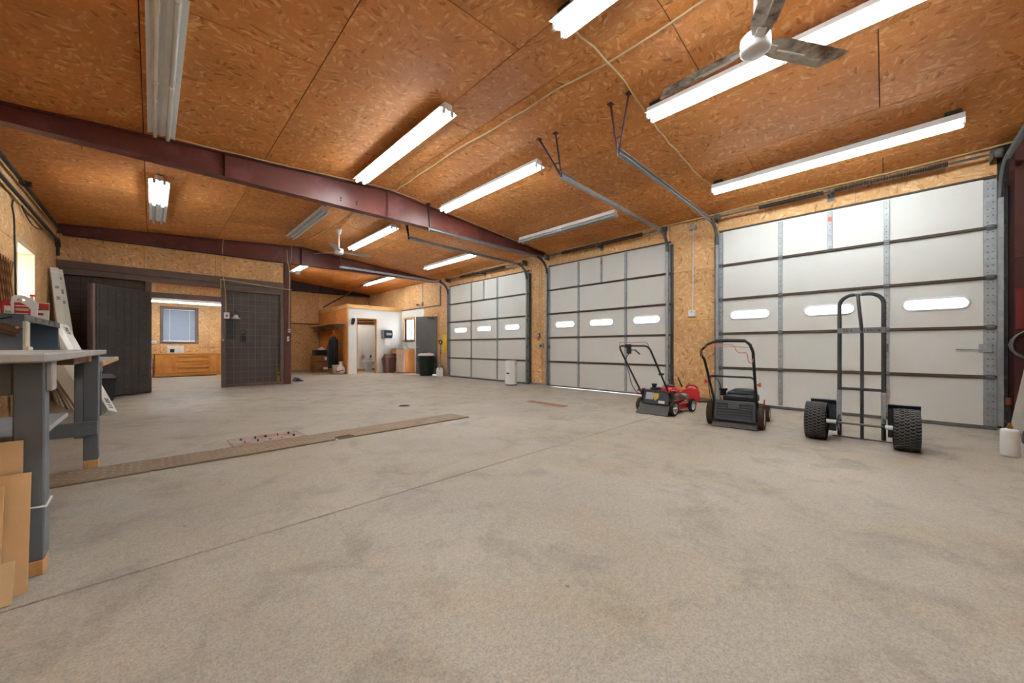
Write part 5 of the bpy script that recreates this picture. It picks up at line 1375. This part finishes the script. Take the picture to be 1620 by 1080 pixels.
carton('cardboard_sheet', 'shorter carton leaning in front of the tall one', (-1.0, 2.385, .0), (.64, .06, 0), (.0, .07, .47), .006, plain('cardboard_warm', (226, 182, 132), .8, 0, .1, 5, .2))
carton('cardboard_sheet', 'low folded carton flap nearest the camera at lower left', (-1.02, 2.31, .0), (.635, .06, 0), (.0, .04, .15), .006)
carton('cardboard_sheet', 'middle carton sheet standing between the other flattened cartons', (-1.02, 2.345, .0), (.60, .06, 0), (.0, .06, .44), .005, plain('cardboard_pale', (222, 178, 126), .8, 0, .1, 5, .2))

# ---- second bench
t = thing('work_table', 'low grey work table with bare wood edge behind the bench', 'table', (-.8, 7.0, 0))
b = MB(); b.cb(BX0, -.365, 5.75, 8.25, .835, .850, .003); b.build('table_top', M_GREYTOP, t)
b = MB(); b.cb(-.385, -.362, 5.75, 8.25, .795, .835, .003); b.build('edge_board', M_LUMBER, t)
for x0, y0 in ((-.60, 6.15), (-.60, 8.0), (BX0+.02, 6.15), (BX0+.02, 8.0)):
    b = MB(); b.cb(x0, x0+.075, y0, y0+.09, 0, .835, .004); b.build('leg', M_GREYW, t)
b = MB(); b.cb(-.42, -.37, 5.76, 5.80, .74, .80, .004); b.build('clamp', M_GALV, t)

# ---- shelf box standing on the work table behind the bench
t = thing('bench_shelf', 'blue grey shelf box behind the workbench below the white jug', 'shelf', (-1.12, 7.18, .851))
b = MB(); b.cb(BX0, -.94, 6.16, 6.185, .851, 1.32, .003); b.build('end_panel', M_BLUEGREY, t)
b = MB(); b.cb(BX0, -.94, 8.175, 8.20, .851, 1.32, .003); b.build('end_panel', M_BLUEGREY, t)
b = MB(); b.cb(BX0, BX0+.02, 6.185, 8.175, .851, 1.32, .003); b.build('back_panel', plain('dark_slate', (56, 60, 64), .6), t)
b = MB(); b.cb(BX0, -.94, 6.16, 8.20, 1.321, 1.335, .003); b.build('top_board', M_BLUEGREY, t)
b = MB(); b.cb(-.938, -.928, 6.16, 8.20, 1.265, 1.335, .002); an = b.build('slotted_angle', M_GALVD, t)
for k in range(4):
    b = MB(); b.bx(-.9285, -.9265, 6.65+k*.38, 6.72+k*.38, 1.285, 1.318); b.build('slot', M_BLACK, an)
b = MB(); b.cb(-.985, -.915, 6.20, 6.33, .96, 1.262, .010); b.cb(-.985, -.90, 6.19, 6.36, .945, 1.0, .008); b.cyl((-.945, 6.26, .851), (-.945, 6.26, .95), .018, 10); b.build('white_post', plain('ivory_plastic', (224, 212, 184), .5), t)
t = thing('hinge_bracket', 'brown metal bracket hanging on the shelf box end', 'bracket', (-1.02, 6.15, 1.16))
Mh = Matrix.Translation((-1.02, 6.158, 1.165)) @ Matrix.Rotation(R(24), 4, 'Y') @ Matrix.Scale(1.2, 4)
M_BRKT = plain('bronze_bracket', (112, 82, 64), .4, .4)
b = MB(); b.cb(-.06, .06, -.012, 0, -.012, .045, .004, M=Mh); b.cb(-.06, .06, -.055, -.012, -.035, -.012, .006, M=Mh); b.build('bracket_body', M_BRKT, t)
b = MB(); b.cyl(Mh @ Vector((.03, -.006, .04)), Mh @ Vector((.03, -.02, .04)), .012, 10); b.build('cap_nut', M_LUMBER, t)
cable([(-1.0, 6.152, 1.30), (-1.08, 6.148, 1.275), (-1.2, 6.148, 1.245), (-1.3, 6.148, 1.23)], 'thin dark cord across the end of the shelf box', .008, M_BLACK, wob=.0)

# ---- long lamp cartons leaning in the corner
M_LAMPBOX = plain('lamp_carton_white', (222, 218, 208), .7, 0, .06, 4, .3)
M_LAMPBR = plain('lamp_carton_brown', (196, 176, 152), .75, 0, .08, 4, .2)
def lean_box(p0, p1, w, h, label, mat, words=None, side=None, tape=True):
    p0 = Vector(p0); p1 = Vector(p1); d = p1-p0; L = d.length; z = d.normalized()
    sx = Vector(side or (0, -1, 0)); x = (sx - z*sx.dot(z)).normalized(); y = z.cross(x)
    M = Matrix((( x.x, y.x, z.x, p0.x), (x.y, y.y, z.y, p0.y), (x.z, y.z, z.z, p0.z), (0, 0, 0, 1)))
    t = thing('lamp_carton', label, 'carton', p0, group='long lamp cartons leaning by the left wall')
    b = MB(); b.cb(-h/2, h/2, -w/2, w/2, 0, L, .003, M=M); b.build('carton', mat, t)
    b = MB(); b.cb(-h/2-.001, h/2+.001, -w/2-.001, w/2+.001, L-.10, L-.06, .001, M=M); b.build('tape', M_PAPER, t)
    if words:
        for zz, s in words:
            T = Matrix.Translation(-p0) @ M @ Matrix.Translation((h/2+.0006, 0, zz)) @ Matrix.Rotation(R(90), 4, 'Y') @ Matrix.Rotation(R(0), 4, 'Z')
            lettering(s, w*.62, M_INK, t, T, .0005, True)
    return t
SIDE = (.55, -.83, 0)
lean_box((-.43, 7.96, .025), (-1.10, 9.86, 1.36), .115, .085, 'white lamp carton with dark lettering crossing behind the bench shelf', M_LAMPBOX, [(2.20, 'PHILIPS'), (.12, 'II II'), (.25, 'IIIIIII')], SIDE)
lean_box((-.95, 10.30, .0), (-1.25, 10.72, 2.42), .12, .10, 'tallest white lamp carton leaning up against the cage header', M_LAMPBOX, [(2.05, 'IIIII'), (1.85, 'III'), (2.3, 'II')], (.3, -.95, 0))
lean_box((-1.02, 10.12, .0), (-1.265, 10.52, 2.42), .10, .09, 'white lamp carton standing just left of the tallest one', M_LAMPBOX, [(2.1, 'III'), (1.9, 'IIII')], (.3, -.95, 0))
for k in range(5):
    lean_box((-1.08+.09*k, 9.8-.32*k, .02), (-1.25, 9.85-.30*k, 1.0+.06*k), .15, .06, ['brown lamp carton deepest in the leaning row, farthest from the work table', 'white lamp carton between the deepest and middle brown cartons', 'middle brown lamp carton of the leaning row', 'white lamp carton between the middle and front brown cartons', 'brown lamp carton closest to the work table in the leaning row'][k], [M_LAMPBR, M_LAMPBOX][k % 2], None, SIDE)

# ---- pegs / lattice on the wall
t = thing('wooden_lattice', 'brown wooden lattice hung on the left wall by the window', 'lattice', (XL, 7.75, 1.5))
M_LAT = wood('lattice_wood', (112, 70, 40), (150, 98, 60), 8)
for k in range(6):
    for s in (-1, 1):
        yc = 7.45 + k*.11
        b = MB(); M = Matrix.Translation((XL+.012 + (.010 if s > 0 else 0), yc, 1.80)) @ Matrix.Rotation(R(24*s), 4, 'X')
        b.bx(-.004, .004, -.012, .012, -.36, .36, M=M); b.build('slat', M_LAT, t)

# ---- black wheeled bin by the open leaf
t = thing('trash_bin', 'black plastic trash bin with lid below the open gate leaf', 'trash bin', (-.64, 10.15, 0), R(10)); t.scale = (.74, .74, .82)
b = MB(); b.add([(-.15, -.15, 0), (.15, -.15, 0), (.15, .15, 0), (-.15, .15, 0), (-.20, -.20, .50), (.20, -.20, .50), (.20, .20, .50), (-.20, .20, .50)], [(3, 2, 1, 0), (4, 5, 6, 7), (0, 1, 5, 4), (1, 2, 6, 5), (2, 3, 7, 6), (3, 0, 4, 7)]); b.cb(-.215, .215, -.215, .215, .49, .52, .008); b.build('tub', M_BLACK, t, local=True)
b = MB(); b.add([(-.205, -.205, .52), (.205, -.205, .52), (.205, .205, .52), (-.205, .205, .52), (-.15, -.14, .60), (.15, -.14, .60), (.15, .14, .60), (-.15, .14, .60)], [(3, 2, 1, 0), (4, 5, 6, 7), (0, 1, 5, 4), (1, 2, 6, 5), (2, 3, 7, 6), (3, 0, 4, 7)]); b.build('lid', plain('slate_lid', (70, 74, 80), .4), t, local=True)
b = MB(); b.bx(-.18, .18, -.206, -.199, .525, .54); b.build('red_band', M_RED, t, local=True)
for s in (-1, 1):
    b = MB(); b.cyl((s*.15, .16, .05), (s*.19, .16, .05), .05, 14); b.build('wheel', M_BLACKMET, t, local=True)

# ================================================================ inside the cage room
t = thing('cabinet', 'long low oak cabinet with three drawers under the blinds window', 'cabinet', (.95, 16.82, 0))
y0, y1 = 16.60, YF-.003
b = MB(); b.bx(.07, 1.86, y0+.02, y1, .10, .75); b.build('body', M_OAK, t)
b = MB(); b.cb(.05, 1.88, y0-.01, y1, .75, .785, .004); b.build('top', M_OAK, t)
b = MB(); b.cb(.06, 1.87, y0, y1-.02, .03, .10, .004); b.build('plinth', M_OAK, t)
b = MB(); b.bx(.45, 1.65, y0+.04, y1-.1, 0, .03); b.build('runner', M_DECK, t)
for x0, x1 in ((.085, .575), (1.47, 1.845)):
    b = MB(); b.cb(x0, x1, y0, y0+.02, .115, .735, .004); b.build('door', M_OAKZ, t)
for z0, z1 in ((.13, .255), (.30, .425), (.515, .655)):
    b = MB(); b.cb(.625, 1.43, y0-.006, y0+.02, z0, z1, .006); d = b.build('drawer', M_OAK, t)
    b = MB(); b.bx(.64, 1.41, y0-.009, y0-.004, z1-.018, z1-.006); b.build('finger_pull', plain('dark_oak', (120, 70, 30), .5), d)
b = MB(); b.cb(.60, 1.455, y0, y0+.02, .675, .735, .003); b.build('drawer_rail', M_OAK, t)
t = thing('wall_heater', 'small pale wall unit with dark square under the blinds window', 'wall unit', (.58, YF, .78))
b = MB(); b.cb(.365, .795, YF-.12, YF-.001, .786, 1.04, .01); b.build('body', plain('pale_grey_unit', (206, 204, 196), .5), t)
b = MB(); b.bx(.44, .55, YF-.124, YF-.118, .82, .93); b.build('vent', M_BLACKMET, t)
ebox('outlet', 'white outlet box left of the blinds window', 'outlet', (.045, YF, 1.16), (.13, .10, .06), M_WHITEP, 'Y', parts=[('socket', (-.03, .03, -.02, .02), M_GALV)])
t = thing('white_canister', 'white tall container with red cap beside the oak cabinet', 'canister', (-.08, 16.7, 0))
b = MB(); b.lathe([(0, 0), (.09, 0), (.095, .02), (.095, .60), (.06, .66), (0, .66)], (-.08, 16.7, 0), 20); b.build('body', M_WHITEP, t)
b = MB(); b.lathe([(.097, .28), (.10, .29), (.10, .34), (.097, .35)], (-.08, 16.7, 0), 20); b.build('band', M_RED, t)

# ================================================================ washroom and alcove
t = thing('shower_stall', 'tall white shower stall seen through the washroom doorway', 'shower', (6.7, 15.9, 0))
b = MB(); pts = [(5.95, 16.19), (5.95, 15.75), (6.0, 15.62), (6.12, 15.56), (7.15, 15.56), (7.15, 15.58), (6.13, 15.58), (6.02, 15.635), (5.97, 15.76), (5.97, 16.19)]
b.prism(pts, .10, 1.94, 'Z', smooth=False); b.build('enclosure', M_WHITE, t)
b = MB(); b.cb(5.93, 7.15, 15.53, 16.19, 0, .10, .01); b.build('base', M_WHITE, t)
b = MB(); b.cb(5.94, 5.965, 15.60, 15.63, .10, 1.94, .004); b.build('edge_trim', M_GALVD, t)
b = MB(); b.cb(5.48, 7.15, 15.50, 15.525, .0, .09, .004); tag(b.build('baseboard_washroom', M_LUMBER), 'wooden base strip behind the toilet', 'baseboard', kind='structure')
t = thing('toilet', 'white toilet bowl seen through the washroom doorway', 'toilet', (6.45, 15.10, 0))
b = MB(); Mt = Matrix.Translation((6.45, 15.10, 0)) @ Matrix.Diagonal((1.25, .85, 1, 1))
b.lathe([(0, 0), (.12, 0), (.125, .03), (.095, .12), (.10, .20), (.17, .30), (.20, .37), (.20, .395), (.15, .395), (.12, .33), (0, .30)], (0, 0, 0), 28, Mt); b.build('bowl', M_WHITE, t)
b = MB(); b.lathe([(.205, .396), (.21, .405), (.205, .42), (.13, .42), (.125, .405), (.13, .396)], (0, 0, 0), 28, Mt); b.build('seat', M_WHITEP, t)
b = MB(); b.cb(6.66, 6.86, 14.88, 15.32, .38, .76, .02); b.cb(6.65, 6.87, 14.87, 15.33, .76, .79, .008); b.build('tank', M_WHITE, t)
for x, m, nm, lb in ((6.37, M_RED, 'toilet_brush', 'red headed brush hanging on the white shower wall'), (6.74, M_INK, 'plunger', 'dark plunger hanging on the white shower wall')):
    t = thing(nm, lb, 'brush' if m is M_RED else 'plunger', (x, 15.54, .55))
    b = MB(); b.cyl((x, 15.54, .68), (x, 15.54, 1.02), .008, 6); b.build('handle', M_WHITEP, t)
    b = MB(); b.lathe([(.055, 0), (.05, .06), (.03, .10), (.01, .12), (0, .12)], (x, 15.50, .55), 14); b.build('head', m, t)
t = thing('washroom_pipes', 'dark pipes above the shower stall in the washroom', 'pipes', (5.9, 16.15, 2.0))
for x in (5.72, 5.95, 6.15):
    b = MB(); b.cyl((x, 16.14, 1.95), (x, 16.14, 2.43), .022, 8); b.build('riser', M_PIPE, t)
for z in (2.04, 2.16):
    b = MB(); b.cyl((6.15, 16.12, z), (7.1, 16.12, z+.04), .018, 8); b.build('branch', M_PIPE, t)
# towel dispenser
t = thing('towel_dispenser', 'dark paper towel dispenser with white sheet on washroom wall', 'towel dispenser', (6.60, YB, 1.32))
b = MB(); b.prism([(YB, 1.33), (YB-.18, 1.36), (YB-.22, 1.48), (YB-.20, 1.62), (YB-.14, 1.665), (YB, 1.665)], 6.44, 6.765, 'X'); b.build('cover', plain('smoke_plastic', (52, 52, 56), .25), t)
b = MB(); b.bx(6.40, 6.44, YB-.16, YB, 1.34, 1.66); b.build('side_cheek', plain('side_grey', (150, 146, 142), .4), t)
b = MB(); b.cb(6.50, 6.72, YB-.225, YB-.20, 1.46, 1.54, .01); b.build('window_strip', M_GALV, t)
b = MB(); b.add([(6.49, YB-.12, 1.34), (6.72, YB-.12, 1.34), (6.72, YB-.13, 1.06), (6.49, YB-.14, 1.08), (6.49, YB-.117, 1.34), (6.72, YB-.117, 1.34), (6.72, YB-.127, 1.06), (6.49, YB-.137, 1.08)], [(0, 1, 2, 3), (7, 6, 5, 4), (0, 4, 5, 1), (1, 5, 6, 2), (2, 6, 7, 3), (3, 7, 4, 0)]); b.build('paper_sheet', M_PAPER, t)
# cap on the wall
t = thing('baseball_cap', 'black cap hanging on the white washroom wall', 'cap', (5.30, YB-.06, 1.86))
Mc = Matrix.Translation((5.31, YB-.045, 1.99)) @ Matrix.Rotation(R(18), 4, 'Y')
b = MB(); b.sphere((0, 0, 0), .085, 16, 8, (.85, .5, 1.05), Mc); b.build('crown', M_BLACK, t)
b = MB(); b.prism([(-.06, -.06), (.06, -.06), (.05, -.15), (.02, -.18), (-.03, -.18), (-.055, -.15)], -.035, -.025, 'Y', M=Mc); b.build('brim', M_BLACK, t)
# brown bin
t = thing('trash_bin', 'brown swing-top trash bin against the washroom wall', 'trash bin', (6.60, 13.58, 0))
b = MB(); V = []; 
for z, k in ((0, .16), (.56, .205)): V += [(6.60-k, 13.58-k*.8, z), (6.60+k, 13.58-k*.8, z), (6.60+k, 13.58+k*.8, z), (6.60-k, 13.58+k*.8, z)]
M_BRBIN = plain('brown_bin', (98, 60, 50), .45, 0, .08)
b.add(V, [(3, 2, 1, 0), (4, 5, 6, 7), (0, 1, 5, 4), (1, 2, 6, 5), (2, 3, 7, 6), (3, 0, 4, 7)]); b.cb(6.385, 6.815, 13.405, 13.755, .555, .585, .008); b.build('tub', M_BRBIN, t)
b = MB(); V = [(6.40, 13.42, .585), (6.80, 13.42, .585), (6.80, 13.74, .585), (6.40, 13.74, .585), (6.45, 13.52, .74), (6.75, 13.52, .74), (6.75, 13.64, .74), (6.45, 13.64, .74)]
b.add(V, [(3, 2, 1, 0), (4, 5, 6, 7), (0, 1, 5, 4), (1, 2, 6, 5), (2, 3, 7, 6), (3, 0, 4, 7)]); b.build('swing_lid', M_BRBIN, t)
# sink table with cabinet
t = thing('sink_cabinet', 'wooden sink stand with pale door and grey top under window', 'cabinet', (7.0, 13.3, 0))
b = MB(); b.cb(6.80, XR-.003, 12.80, 13.79, .915, .945, .006); b.build('counter', plain('grey_laminate', (150, 152, 156), .4), t)
b = MB(); b.cb(6.86, XR-.005, 12.80, 13.42, .02, .915, .004); b.build('cabinet_body', M_OAKZ, t)
b = MB(); b.cb(6.86, 7.26, 12.775, 12.80, .03, .91, .004); d = b.build('door', M_OAKZ, t)
b = MB(); b.cb(6.835, 6.86, 12.80, 13.42, .03, .99, .004); d = b.build('door', plain('pale_pine', (226, 198, 176), .5, 0, .08), t)
b = MB(); b.cb(6.815, 6.835, 13.05, 13.16, .66, .68, .004); b.build('pull', M_BLACKMET, d)
b = MB(); b.cb(6.83, 6.86, 13.42, 13.79, .74, .91, .004); b.build('apron', M_OAK, t)
for y in (13.44, 13.74):
    b = MB(); b.cb(6.83, 6.87, y, y+.04, .0, .74, .003); b.build('leg', M_OAKZ, t)
b = MB(); b.cb(6.83, XR-.01, 13.46, 13.74, .08, .13, .004); b.build('lower_stretcher', M_OAK, t)
b = MB(); b.tube(smooth_path([(7.16, 13.15, .945), (7.16, 13.15, 1.05), (7.10, 13.15, 1.09), (7.02, 13.15, 1.05)], 4), .014, 8); b.cyl((7.16, 13.05, .945), (7.16, 13.05, .99), .02, 8); b.cyl((7.16, 13.25, .945), (7.16, 13.25, .99), .02, 8); b.build('faucet', M_CHROME, t)
t = thing('soap_bottle', 'clear soap bottle on the sink counter', 'bottle', (6.95, 13.6, .945))
b = MB(); b.lathe([(0, 0), (.05, 0), (.05, .15), (.02, .19), (.02, .21), (0, .21)], (6.95, 13.6, .945), 16); b.build('body', plain('pale_blue_plastic', (196, 214, 220), .3), t)
b = MB(); b.cyl((6.95, 13.6, 1.155), (6.95, 13.6, 1.19), .012, 8); b.bx(6.90, 6.96, 13.59, 13.61, 1.19, 1.205); b.build('pump', M_WHITEP, t)
b = MB(); b.cb(6.35, 7.2, 12.35, 12.95, .0, .012, .005); tag(b.build('door_mat', plain('mat_brown', (150, 112, 90), .9)), 'thin brown mat before the sink cabinet', 'mat')
# green can
t = thing('trash_can', 'dark green trash can with white lid before the entry door', 'trash can', (6.90, 11.35, 0))
cx, cy = 6.88, 11.30
b = MB(); b.lathe([(0, 0), (.21, 0), (.22, .02), (.265, .66), (.28, .67), (.28, .70), (.26, .70)], (cx, cy, 0), 28)
for i in range(14):
    a = 2*math.pi*i/14; b.cyl((cx+math.cos(a)*.222, cy+math.sin(a)*.222, .05), (cx+math.cos(a)*.262, cy+math.sin(a)*.262, .60), .010, 6)
b.build('tub', plain('dark_green_plastic', (32, 52, 50), .45, 0, .1), t)
b = MB(); b.lathe([(.285, .69), (.29, .71), (.27, .76), (.20, .785), (0, .79)], (cx, cy, 0), 28); b.build('lid', M_WHITEP, t)
for s in (-1, 1): 
    b = MB(); b.tube([(cx+s*.20, cy-.20*s, .60), (cx+s*.235, cy-.235*s, .58), (cx+s*.235, cy-.235*s, .52), (cx+s*.19, cy-.19*s, .50)], .012, 6); b.build('handle', plain('dark_green_plastic', (32, 52, 50), .45, 0, .1), t)
t = thing('rag', 'blue and tan rags lying on the white trash can lid', 'rag', (cx, cy, .79))
b = MB(); b.sphere((cx-.05, cy+.05, .805), .07, 12, 8, (1.2, .9, .4)); b.build('blue_rag', plain('blue_cloth', (70, 104, 160), .9), t)
b = MB(); b.sphere((cx+.10, cy-.02, .805), .06, 12, 8, (1.1, 1, .4)); b.build('tan_rag', plain('tan_cloth', (186, 160, 110), .9), t)
# shovels
def shovel(x, y, rz, label, blade, hl, dgrip=True):
    t = thing('shovel', label, 'shovel', (x, y, 0), rz, group='shovels by the far garage door')
    b = MB(); V = []; F = []
    rowsz = [(0, .115, .0), (.12, .12, -.02), (.26, .115, -.01), (.31, .06, .01)]
    for z, w, d in rowsz: V += [(-w, d+.03, z), (-w*.5, d, z), (w*.5, d, z), (w, d+.03, z)]
    n = len(V); V += [(a, b_+.004, c) for a, b_, c in V]
    for i in range(3):
        for j in range(3): q = i*4+j; F += [(q, q+1, q+5, q+4), (n+q, n+q+4, n+q+5, n+q+1)]
    b.add(V, F, True); b.build('blade', blade, t, local=True)
    b = MB(); b.tube([(0, .0, .26), (0, .01, .40), (0, .07, hl-.14)], [.02, .016, .016], 8); b.build('shaft', M_GALV, t, local=True)
    b = MB(); b.cyl((0, .052, hl*.62), (0, .058, hl*.68), .024, 8); b.build('collar', M_RED, t, local=True)
    b = MB(); b.tube([(0, .07, hl-.16), (-.055, .075, hl-.06), (-.055, .08, hl-.02), (0, .082, hl), (.055, .08, hl-.02), (.055, .075, hl-.06), (0, .07, hl-.16)], .014, 8); b.build('d_grip', M_BLACK, t, local=True)
shovel(6.98, 10.62, R(-50), 'pale scoop shovel with black grip beside the green can', M_PAPER, 1.24)
shovel(7.12, 10.80, R(-50), 'second shovel with black grip behind the pale scoop shovel', M_GALVD, 1.22)
b = MB(); b.cb(XR-.03, XR-.002, 10.58, 10.86, .80, 1.42, .008); tag(b.build('yellow_sign', M_YELLOW), 'yellow plastic panel on the wall behind the shovels', 'panel')
# alcove: shelf, coat, boxes, bucket, bag
t = thing('wall_shelf', 'long wood shelf along the washroom side wall', 'shelf', (4.93, 15.5, 1.84))
b = MB(); b.cb(4.74, XB-.015, 14.05, YF-.005, 1.855, 1.875, .003); b.build('board', M_LUMBER, t)
for y in (14.3, 15.3, 16.3):
    b = MB(); b.prism([(XB-.015, 1.855), (4.80, 1.855), (XB-.015, 1.60)], y-.008, y+.008, 'Y'); b.build('bracket', M_GALV, t)
b = MB(); b.cyl((4.85, 14.1, 1.66), (4.85, 16.9, 1.66), .012, 8); b.build('rod', M_PIPE, t)
t = thing('coat_hanger', 'orange coat hangers on the rod below the shelf', 'hanger', (4.90, 14.4, 1.40))
for k in range(3):
    y = 14.32 + k*.10
    b = MB(); b.tube([(4.85, y, 1.665), (4.85, y, 1.50), (4.72, y, 1.40), (5.0, y, 1.40), (4.86, y, 1.49)], .008, 6); b.build('hanger_wire', M_ORANGE, t)
t = thing('jacket', 'long dark jacket hanging below the shelf in the alcove', 'jacket', (4.86, 14.45, .18))
b = MB(); V = []; F = []; n = 16
rnd = random.Random(5)
for z, a, c in ((.34, .12, .15), (.60, .125, .16), (.85, .12, .165), (1.10, .125, .165), (1.25, .12, .155), (1.34, .07, .09), (1.42, .03, .04)):
    for i in range(n):
        an_ = 2*math.pi*i/n; k = 1 + .10*math.sin(5*an_+z*3)
        V.append((4.86+math.cos(an_)*a*k, 14.45+math.sin(an_)*c*k, z))
for r in range(6):
    for i in range(n): F.append((r*n+i, r*n+(i+1) % n, (r+1)*n+(i+1) % n, (r+1)*n+i))
F += [tuple(range(n))[::-1], tuple(range(6*n, 7*n))]
b.add(V, F, True); b.build('body', plain('black_cloth', (34, 36, 40), .9), t)
b = MB(); b.tube([(4.80, 14.62, 1.28), (4.78, 14.70, 1.0), (4.78, 14.72, .55), (4.80, 14.70, .20)], [.05, .075, .075, .07], 10); b.build('sleeve', plain('navy_cloth', (46, 52, 66), .9), t)
b = MB(); b.tube([(4.88, 14.22, 1.26), (4.84, 14.20, .9), (4.84, 14.22, .62)], [.05, .06, .05], 10); b.build('sleeve', plain('black_cloth', (34, 36, 40), .9), t)
def box3(name, label, x0, x1, y0, y1, z0, z1, mat, stick=None, flaps=False):
    t = thing(name, label, 'box', ((x0+x1)/2, (y0+y1)/2, z0), group='cardboard boxes stacked in the alcove')
    b = MB(); b.cb(x0, x1, y0, y1, z0, z1, .005); b.build('carton', mat, t)
    b = MB(); b.bx(x0-.001, x1+.001, (y0+y1)/2-.025, (y0+y1)/2+.025, z1-.002, z1+.001); b.bx(x0-.001, x0, (y0+y1)/2-.025, (y0+y1)/2+.025, z1-.08, z1); b.build('tape', M_CARDD, t)
    b = MB(); b.bx(x0+.02, x1-.02, y0-.001, y0, z0+(z1-z0)*.3, z0+(z1-z0)*.36); b.build('print', M_BLACKMET, t)
    if stick: b = MB(); b.bx(stick[0], stick[1], y0-.002, y0-.0005, stick[2], stick[3]); b.build('paper_label', M_PAPER, t)
box3('cardboard_box', 'bottom brown box of the stack by the far wall', 4.56, 5.09, 15.7, 16.25, 0, .30, M_CARDD, (4.88, 5.05, .10, .20))
box3('cardboard_box', 'upper brown box of the stack by the far wall', 4.57, 5.08, 15.72, 16.25, .302, .66, M_CARDD, (4.94, 5.05, .48, .60))
t = thing('crate', 'open black crate of odds and ends on the brown boxes', 'crate', (4.82, 15.95, .66))
for q in ((4.60, 4.62, 15.75, 16.15), (5.03, 5.05, 15.75, 16.15), (4.62, 5.03, 15.75, 15.77), (4.62, 5.03, 16.13, 16.15)):
    b = MB(); b.bx(*q, .665, .88); b.build('side', M_BLACK, t)
b = MB(); b.bx(4.60, 5.05, 15.75, 16.15, .661, .667); b.build('bottom', M_BLACK, t)
t = thing('paper_bag', 'crumpled white paper bags poking out of the black crate', 'bag', (4.88, 15.9, .67))
rnd = random.Random(9)
for k in range(3):
    b = MB(); b.sphere((4.80+k*.07, 15.88+.04*k, .86+.04*(k == 1)), .09, 8, 6, (1, .9, 1.1))
    b.v = [p + Vector((rnd.uniform(-.02, .02), rnd.uniform(-.02, .02), rnd.uniform(-.02, .02))) for p in b.v]; b.build('crumpled_paper', M_PAPER, t)
t = thing('bucket', 'white plastic bucket on the alcove floor', 'bucket', (5.0, 14.38, 0))
b = MB(); b.lathe([(0, 0), (.11, 0), (.135, .30), (.14, .30), (.14, .33), (.128, .33), (.105, .02), (0, .02)], (4.92, 14.38, 0), 24); b.build('pail', M_WHITEP, t)
b = MB(); b.tube([(4.92+math.cos(R(a))*.14, 14.38-abs(math.sin(R(a)))*.10, .31-abs(math.sin(R(a)))*.10) for a in range(0, 181, 15)], .004, 6); b.build('bail_handle', M_GALV, t)
t = thing('plastic_bag', 'tied white plastic bag beside the bucket', 'bag', (4.95, 14.08, 0))
b = MB(); b.lathe([(0, 0), (.11, .01), (.15, .10), (.14, .22), (.07, .32), (.035, .38), (.06, .43), (.05, .46), (0, .45)], (4.97, 14.06, 0), 20)
rnd = random.Random(11); b.v = [p + Vector((rnd.uniform(-.018, .018), rnd.uniform(-.018, .018), rnd.uniform(0, .012))) for p in b.v]
b.build('bag_body', M_PAPER, t)
b = MB(); b.tube([(4.97+math.cos(R(a))*.15, 14.06+math.sin(R(a))*.15, .13+.03*math.sin(R(a*3))) for a in range(150, 290, 15)], .018, 6); b.build('red_print', M_RED, t)
b = MB(); M = Matrix.Translation((2.95, 12.05, .02)) @ Matrix.Rotation(R(35), 4, 'Y'); b.cb(-.02, .20, -.16, .16, -.02, .12, .02, M=M)
b.v = [Vector((p.x, p.y, max(p.z, 0))) for p in b.v]
tag(b.build('blue_bin', plain('slate_blue', (84, 100, 122), .6)), 'slate blue tote lying on the floor behind the red post', 'tote')

t = thing('washroom_fill_light', 'added round white lamp brightening the washroom from out of view', 'lamp', (6.3, 14.8, 2.36))  # unseen lamp added to brighten the washroom interior
b = MB(); b.lathe([(0, .08), (.14, .08), (.14, .06), (.12, .055)], (6.3, 14.8, 2.355), 20); b.build('base', M_WHITE, t)
b = MB(); b.sphere((6.3, 14.8, 2.395), .11, 14, 8, (1, 1, .5)); b.build('globe', emit('washroom_fill_glow', (1, .96, .9), 30.0), t)

for o in bpy.data.objects:
    if o.name.split('.')[0] in ('bolts', 'rivets', 'screw_heads', 'wire_mesh', 'corrugation', 'grate_bars'): o['kind'] = 'stuff'
